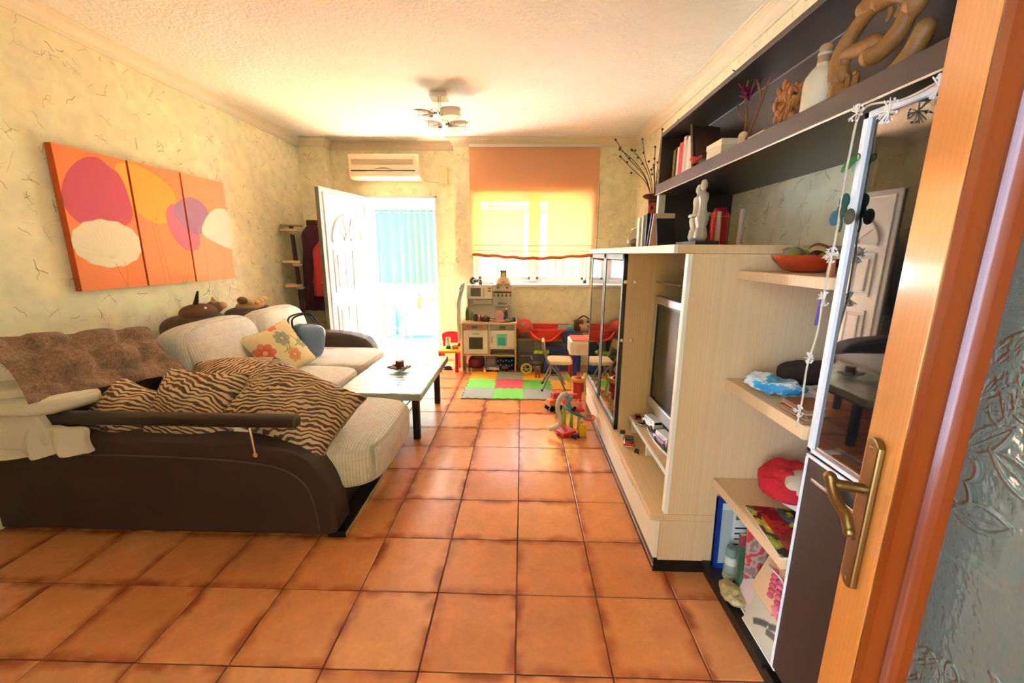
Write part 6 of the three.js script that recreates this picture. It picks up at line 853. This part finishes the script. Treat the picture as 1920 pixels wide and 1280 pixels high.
{ // marble-run style toy tower in front of the wall unit
  const t = thing('ramp_tower_toy', 'colourful plastic ramp tower toy with car tracks on the floor', 'toy', [0.415, 0, -3.09]); const P = (c) => mat(c, 0.4);
  mesh('base', geo([BX(-0.13, 0.02, 0, 0.02, -0.1, 0.09, 0.008), AT(BX(-0.06, 0.06, 0, 0.03, -0.08, 0.08, 0.01), [-0.06, 0.012, 0.05], [0, 0.4, 0.1])]), P(0xcf1f28), t); mesh('base_ramp', AT(BX(-0.02, 0.02, 0, 0.012, -0.1, 0.08, 0.004), [-0.08, 0.04, 0.03], [0.1, 0.3, 0]), P(0xb01822), t);
  for (const [x, z, h, c] of [[-0.06, -0.04, 0.24, 0xa6c93c], [-0.005, -0.02, 0.2, 0xa6c93c], [0.06, 0.06, 0.12, 0xf2c21c], [0.06, -0.05, 0.3, 0xd9cf6a]]) mesh('post', CYL(0.014, 0.017, h, [x, h / 2, z], [0, 0, 0], 14), P(c), t);
  mesh('foot_arch', AT(BX(-0.028, 0.028, 0, 0.11, -0.012, 0.012, 0.01), [0.075, 0, 0.1]), P(0xf2c21c), t);
  const spiral = (R, y0, y1, a0, a1, w, cx, cz) => { const N = 40, pos = [], idx = []; for (let i = 0; i <= N; i++) { const a = a0 + (a1 - a0) * i / N, y = y0 + (y1 - y0) * i / N; for (const [dr, dy] of [[-w, 0.016], [-w, 0], [w, 0], [w, 0.016], [w + 0.004, 0.016], [w + 0.004, -0.004], [-w - 0.004, -0.004], [-w - 0.004, 0.016]]) pos.push(cx + Math.cos(a) * (R + dr), y + dy, cz + Math.sin(a) * (R + dr) * 0.8); } for (let i = 0; i < N; i++) for (let k = 0; k < 8; k++) { const a = i * 8 + k, b = i * 8 + (k + 1) % 8; idx.push(a, b, a + 8, b, b + 8, a + 8); } const g = new THREE.BufferGeometry(); g.setAttribute('position', new THREE.Float32BufferAttribute(pos, 3)); g.setIndex(idx); g.computeVertexNormals(); return g.toNonIndexed(); };
  const ds = (c) => { const m = P(c); m.side = THREE.DoubleSide; return m; };
  mesh('track', spiral(0.085, 0.27, 0.12, -2.2, -5.9, 0.022, 0.04, 0.01), ds(0x5fb2bc), t);
  mesh('end_platform', geo([CYL(0.05, 0.045, 0.015, [0.125, 0.135, 0.05], [0, 0, 0], 24), TOR(0.048, 0.006, [0.125, 0.145, 0.05], [Math.PI / 2, 0, 0])]), P(0xe06a62), t); mesh('platform_spiral', TOR(0.022, 0.004, [0.125, 0.145, 0.05], [Math.PI / 2, 0, 0]), P(0x9a2c34), t);
  mesh('slide', TUBE([[-0.05, 0.33, 0.02], [-0.1, 0.3, 0.03], [-0.125, 0.22, 0.05], [-0.105, 0.13, 0.07], [-0.12, 0.08, 0.08], [-0.19, 0.055, 0.09]], 0.02, 40, 8), P(0xd3d0bc), t);
  mesh('tower_house', geo([CYL(0.045, 0.05, 0.07, [0.04, 0.37, -0.03], [0, 0, 0], 20), BX(0.0, 0.07, 0.27, 0.34, -0.06, 0.0, 0.01)]), P(0xd8342a), t); mesh('top_ring', geo([TOR(0.045, 0.016, [0.04, 0.43, -0.03], [Math.PI / 2, 0, 0])]), P(0xf7a61c), t); mesh('dome', SPH(0.026, [0.04, 0.44, -0.03], [1, 0.8, 1], 14), P(0xb31f3c), t);
  mesh('roof_panel', geo([BX(-0.04, 0.03, 0.31, 0.325, -0.05, 0.02, 0.004)]), P(0xe9826a), t); mesh('blue_gate', BX(-0.075, -0.04, 0.29, 0.33, -0.02, 0.02, 0.006), P(0x8fb4e6), t);
  mesh('figure', geo([SPH(0.02, [0.05, 0.25, 0.05], [1, 1.1, 1], 12), SPH(0.015, [0.05, 0.28, 0.05], [1, 1, 1], 12)]), P(0xd9653a), t); mesh('red_deck', BX(0.0, 0.085, 0.19, 0.215, 0.0, 0.07, 0.008), P(0xe0242c), t); mesh('flag', geo([CYL(0.008, 0.012, 0.16, [0.1, 0.36, -0.07], [0.1, 0, 0.1], 10), SPH(0.02, [0.1, 0.44, -0.08], [0.8, 1.6, 0.8], 12)]), P(0xdfe26a), t); mesh('fin', AT(SPH(0.02, [0, 0, 0], [0.9, 2.0, 0.5], 12), [-0.04, 0.44, -0.04], [0, 0, 0.3]), P(0xd9df3a), t);
  mesh('sign', CYL(0.022, 0.022, 0.008, [-0.065, 0.26, 0.03], [Math.PI / 2, 0, 0], 18), P(0xd94a5a), t); mesh('black_car', AT(puff(0.05, 0.03, 0.03, 3, 10), [0.0, 0.215, 0.065], [0, 0.4, 0.9]), M.black, t);
  const c = thing('toy_digger', 'orange and red toy digger beside the ramp tower', 'toy truck', [0.3, 0, -3.55], 0.5); mesh('body', BX(-0.06, 0.05, 0.04, 0.11, -0.035, 0.035, 0.01), P(0xe87a1c), c); mesh('cab', BX(-0.02, 0.05, 0.11, 0.17, -0.03, 0.03, 0.008), P(0xb83a2c), c); mesh('arm', geo([BAR([0.05, 0.1, 0], [0.1, 0.15, 0], 0.012), BAR([0.1, 0.15, 0], [0.13, 0.07, 0], 0.01)]), P(0xe8a23c), c); for (const x of [-0.04, 0.035]) for (const s of [-1, 1]) mesh('wheel', CYL(0.03, 0.03, 0.02, [x, 0.03, s * 0.04], [Math.PI / 2, 0, 0], 14), M.black, c);
  const q = thing('toy_purple_car', 'purple toy car tucked under the ramp tower', 'toy car', [0.43, 0, -2.96], 0.6); mesh('body', puff(0.06, 0.03, 0.035, 3, 12).translate(0, 0.025, 0), P(0x5a3a6a), q); for (const x of [-0.018, 0.018]) for (const s of [-1, 1]) mesh('wheel', CYL(0.009, 0.009, 0.008, [x, 0.009, s * 0.016], [Math.PI / 2, 0, 0], 10), M.black, q);
}
// ---------- corner behind the front door ----------
{
  const t = thing('cat_perch_stand', 'dark pole stand with three small pale shelves in the corner', 'stand', [-2.53, 0, -4.6]); const dk = mat(0x2e1b1a, 0.5), pl = mat(0xcbb38a, 0.6);
  mesh('pole', BAR([0.05, 0, 0.02], [-0.02, 1.68, 0], 0.022, 14), dk, t); mesh('base', CYL(0.13, 0.14, 0.02, [0.05, 0.01, 0.02], [0, 0, 0], 28), dk, t);
  [1.62, 1.28, 1.02].forEach((y, i) => mesh('shelf', geo([AT(BX(-0.1, 0.08, 0, 0.03, -0.1, 0.1, 0.01), [-0.03, y, 0.03], [0, 0.5, 0]), AT(SPH(0.05, [0, 0, 0], [1, 0.5, 1], 12), [0.03, y - 0.01, 0.04])]), pl, t)); mesh('top_plate', AT(BX(-0.11, 0.11, 0, 0.012, -0.08, 0.08, 0.003), [-0.02, 1.68, 0.0], [0, 0.5, 0]), mat(0xa89872, 0.6), t);
  const rk = thing('coat_rail', 'dark wooden coat hook rail on the corner pier', 'rail', [-2.5, 1.72, ZB]); mesh('board', BX(-0.13, 0.13, 0, 0.06, 0, 0.018, 0.003), mat(0x3a2a20, 0.6), rk); for (const x of [-0.09, 0.0, 0.09]) mesh('hook', TUBE([[x, 0.035, 0.018], [x, 0.02, 0.05], [x, 0.045, 0.065]], 0.005, 12, 6), M.steel, rk);
  const coat = (name, label, p, w, h, d, c, seed) => { const s = thing(name, label, 'coat', p); const g = new THREE.CylinderGeometry(1, 1, 1, 30, 26, false); xyz(g, (x, y, z) => { const k = 0.5 - y, sh = smooth(0, 0.16, k) * (0.75 + 0.25 * k), f = 1 + 0.16 * Math.sin(Math.atan2(z, x) * 7 + seed) * smooth(0.2, 1, k); return [x * w / 2 * (0.22 + 0.78 * sh) * f + 0.02 * fbm(x, k * 5, seed, 2), -k * h, z * d / 2 * (0.35 + 0.65 * sh) * f]; }); mesh('shell', g, mat(c, 0.85, { bumpMap: rep(weave, 4, 4), bumpScale: 0.002 }), s); mesh('sleeve', TUBE([[w * 0.3, -h * 0.1, d * 0.25], [w * 0.42, -h * 0.3, d * 0.4], [w * 0.4, -h * 0.62, d * 0.42]], w * 0.12, 20, 10), mat(c, 0.85), s); mesh('collar', TOR(w * 0.13, w * 0.05, [0, -0.03, 0.0], [1.4, 0, 0]), mat(c, 0.85), s); return s; };
  coat('winter_coat', 'dark plum winter coat hanging in the corner', [-2.5, 1.76, ZB + 0.14], 0.3, 1.05, 0.22, 0x4d1f33, 2); coat('winter_coat', 'red jacket hanging beside the plum coat', [-2.32, 1.52, ZB + 0.34], 0.22, 0.62, 0.14, 0xc93a42, 5); coat('winter_coat', 'black jacket hanging behind the red one', [-2.25, 1.74, ZB + 0.13], 0.2, 0.9, 0.18, 0x1f1c1e, 7);
  const sb = thing('storage_bin', 'beige storage bin with lid below the coats', 'box', [-2.34, 0, -4.9]); mesh('bin', BX(-0.11, 0.11, 0, 0.42, -0.11, 0.11, 0.015), mat(0xb59a72, 0.7), sb); mesh('lid', BX(-0.12, 0.12, 0.42, 0.56, -0.12, 0.12, 0.02), mat(0xb59a72, 0.7), sb);
}
// ---------- things on the veranda ----------
{
  const cl = phys(0x17502f, 0.95, { transmission: 0.4, thickness: 0, side: THREE.DoubleSide });
  const t = thing('green_curtain', 'sheer mint green curtain across the veranda window', 'curtain', [-1.7, 0.88, VZ + 0.1]); const g = new THREE.PlaneGeometry(1.75, 1.2, 220, 10); xyz(g, (x, y) => [x, y + 0.6, (0.02 + 0.02 * (0.5 - y / 1.2)) * Math.sin(x * 46 + 3 * Math.sin(x * 5))]); mesh('fabric', g, cl, t);
  mesh('rod', BAR([-0.9, 1.17, 0], [0.9, 1.17, 0], 0.01), M.white, t); for (const x of [-0.88, 0.88]) mesh('bracket', BX(x - 0.01, x + 0.01, 1.16, 1.2, -0.15, 0.01, 0.002), M.white, t); mesh('heading', (() => { const q = new THREE.PlaneGeometry(1.75, 0.07, 220, 2); return xyz(q, (x, y) => [x, y + 1.185, 0.024 * Math.sin(x * 46 + 3 * Math.sin(x * 5)) + 0.004]); })(), phys(0x12452c, 0.95, { transmission: 0.35, thickness: 0, side: THREE.DoubleSide }), t);
  const u = thing('green_curtain', 'sheer pale mint curtain drawn aside behind the barred window', 'curtain', [-0.38, 0.7, VZ + 0.1]); const g2 = new THREE.PlaneGeometry(0.8, 1.4, 90, 24); xyz(g2, (x, y) => { const k = (0.7 - y) / 1.4, pull = smooth(0.1, 0.75, k); return [x > 0 ? x + 0.0 : x, y + 0.7, 0.03 * Math.sin(x * 40)]; }); mesh('fabric', g2, phys(0x4a9a7c, 0.95, { transmission: 0.45, thickness: 0, side: THREE.DoubleSide }), u); mesh('rod', BAR([-0.42, 1.4, 0], [0.8, 1.4, 0], 0.01), M.white, u); for (const x of [-0.4, 0.78]) mesh('bracket', BX(x - 0.01, x + 0.01, 1.39, 1.43, -0.15, 0.01, 0.002), M.white, u);
  const fm = thing('exercise_mat', 'blue exercise mat on the veranda floor', 'mat', [-1.7, 0.001, -6.72]); mesh('sheet', BX(-0.85, 0.6, 0, 0.015, -0.24, 0.1, 0.006), mat(0x4f8fd6, 0.8), fm);
  const bd = thing('gym_board', 'tall blue board leaning on the veranda parapet', 'board', [-2.12, 0.017, -6.98]); mesh('panel', AT(BX(-0.2, 0.28, 0, 0.66, -0.012, 0.012, 0.02), [0, 0, 0], [-0.1, 0, 0]), mat(0x4a9fd8, 0.6), bd); mesh('rim', AT(geo([BX(-0.215, 0.295, 0.65, 0.675, -0.016, 0.016, 0.006), BX(0.28, 0.295, 0, 0.66, -0.016, 0.016, 0.004)]), [0, 0, 0], [-0.1, 0, 0]), M.white, bd);
  const b2 = thing('gym_board', 'second blue board leaning behind the white trolley', 'board', [-1.52, 0.017, -6.99]); mesh('panel', AT(BX(-0.24, 0.26, 0, 0.55, -0.012, 0.012, 0.02), [0, 0, 0], [-0.1, 0, 0]), mat(0x3f94c4, 0.6), b2); mesh('rim', AT(BX(-0.25, 0.27, 0.54, 0.56, -0.015, 0.015, 0.005), [0, 0, 0], [-0.1, 0, 0]), mat(0x2f7ea8, 0.6), b2);
  [['grey foam roll standing beside the tall blue board', -2.24, 0.6], ['grey foam roll standing behind the barbell disc', -1.9, 0.56]].forEach(([l, x, h]) => { const r = thing('foam_roll', l, 'foam roll', [x, 0.017, -6.85], 0, 'foam rolls'); mesh('roll', CYL(0.085, 0.085, h, [0, h / 2, 0], [0, 0, 0], 24), mat(0x8f97a2, 0.8), r); mesh('core', geo([TOR(0.045, 0.008, [0, h, 0], [Math.PI / 2, 0, 0]), TOR(0.075, 0.008, [0, h, 0], [Math.PI / 2, 0, 0])]), mat(0x7d858f, 0.8), r); });
  const trolley = (label, x, w) => { const s = thing('drawer_trolley', label, 'trolley', [x, 0.017, -6.64], 0, 'white trolleys on the veranda'); mesh('top', BX(-w / 2, w / 2, 0.4, 0.47, -0.15, 0.12, 0.03), M.white, s); mesh('frame', geo([BX(-w / 2, -w / 2 + 0.03, 0.06, 0.42, -0.14, 0.12, 0.006), BX(w / 2 - 0.03, w / 2, 0.06, 0.42, -0.14, 0.12, 0.006)]), M.white, s); for (const [a, b] of [[0.33, 0.385], [0.27, 0.315], [0.17, 0.255], [0.07, 0.16]]) mesh('drawer', BX(-w / 2 + 0.035, w / 2 - 0.035, a, b, -0.13, 0.115, 0.006), M.white, s); for (const sx of [-1, 1]) for (const z of [-0.11, 0.09]) mesh('castor', geo([CYL(0.024, 0.024, 0.018, [sx * (w / 2 - 0.02), 0.025, z], [0, 0, Math.PI / 2], 14), BX(sx * (w / 2 - 0.02) - 0.006, sx * (w / 2 - 0.02) + 0.006, 0.03, 0.065, z - 0.006, z + 0.006)]), mat(0x6a6a70, 0.5), s); };
  trolley('white plastic drawer trolley beside the barbell', -1.62, 0.42); trolley('white plastic drawer trolley partly behind the partition', -2.5, 0.36);
  const bb = thing('barbell', 'barbell with one grey disc resting between the trolleys', 'barbell', [-1.98, 0.017, -6.6]); mesh('bar', BAR([-0.32, 0.16, 0], [0.12, 0.16, 0], 0.013, 12), M.chrome, bb); mesh('disc', geo([CYL(0.145, 0.145, 0.04, [0.02, 0.146, 0], [0, 0, Math.PI / 2], 32)]), mat(0x707782, 0.6), bb); mesh('collar', CYL(0.025, 0.025, 0.05, [0.065, 0.16, 0], [0, 0, Math.PI / 2], 16), M.chrome, bb);
  const br = thing('broom', 'green handled broom leaning by the veranda window', 'broom', [-2.24, 0.017, -6.5]); mesh('handle', BAR([0, 0.1, 0.1], [-0.12, 1.02, -0.4], 0.012), mat(0x2f9a6c, 0.5), br); mesh('head', AT(BX(-0.09, 0.09, 0, 0.03, -0.02, 0.02, 0.006), [0, 0.08, 0.1]), mat(0x2f9a6c, 0.5), br); mesh('bristles', BX(-0.085, 0.085, 0, 0.08, 0.085, 0.115, 0.004), mat(0x4a8a6a, 0.9), br);
}
renderer.render(scene, camera);
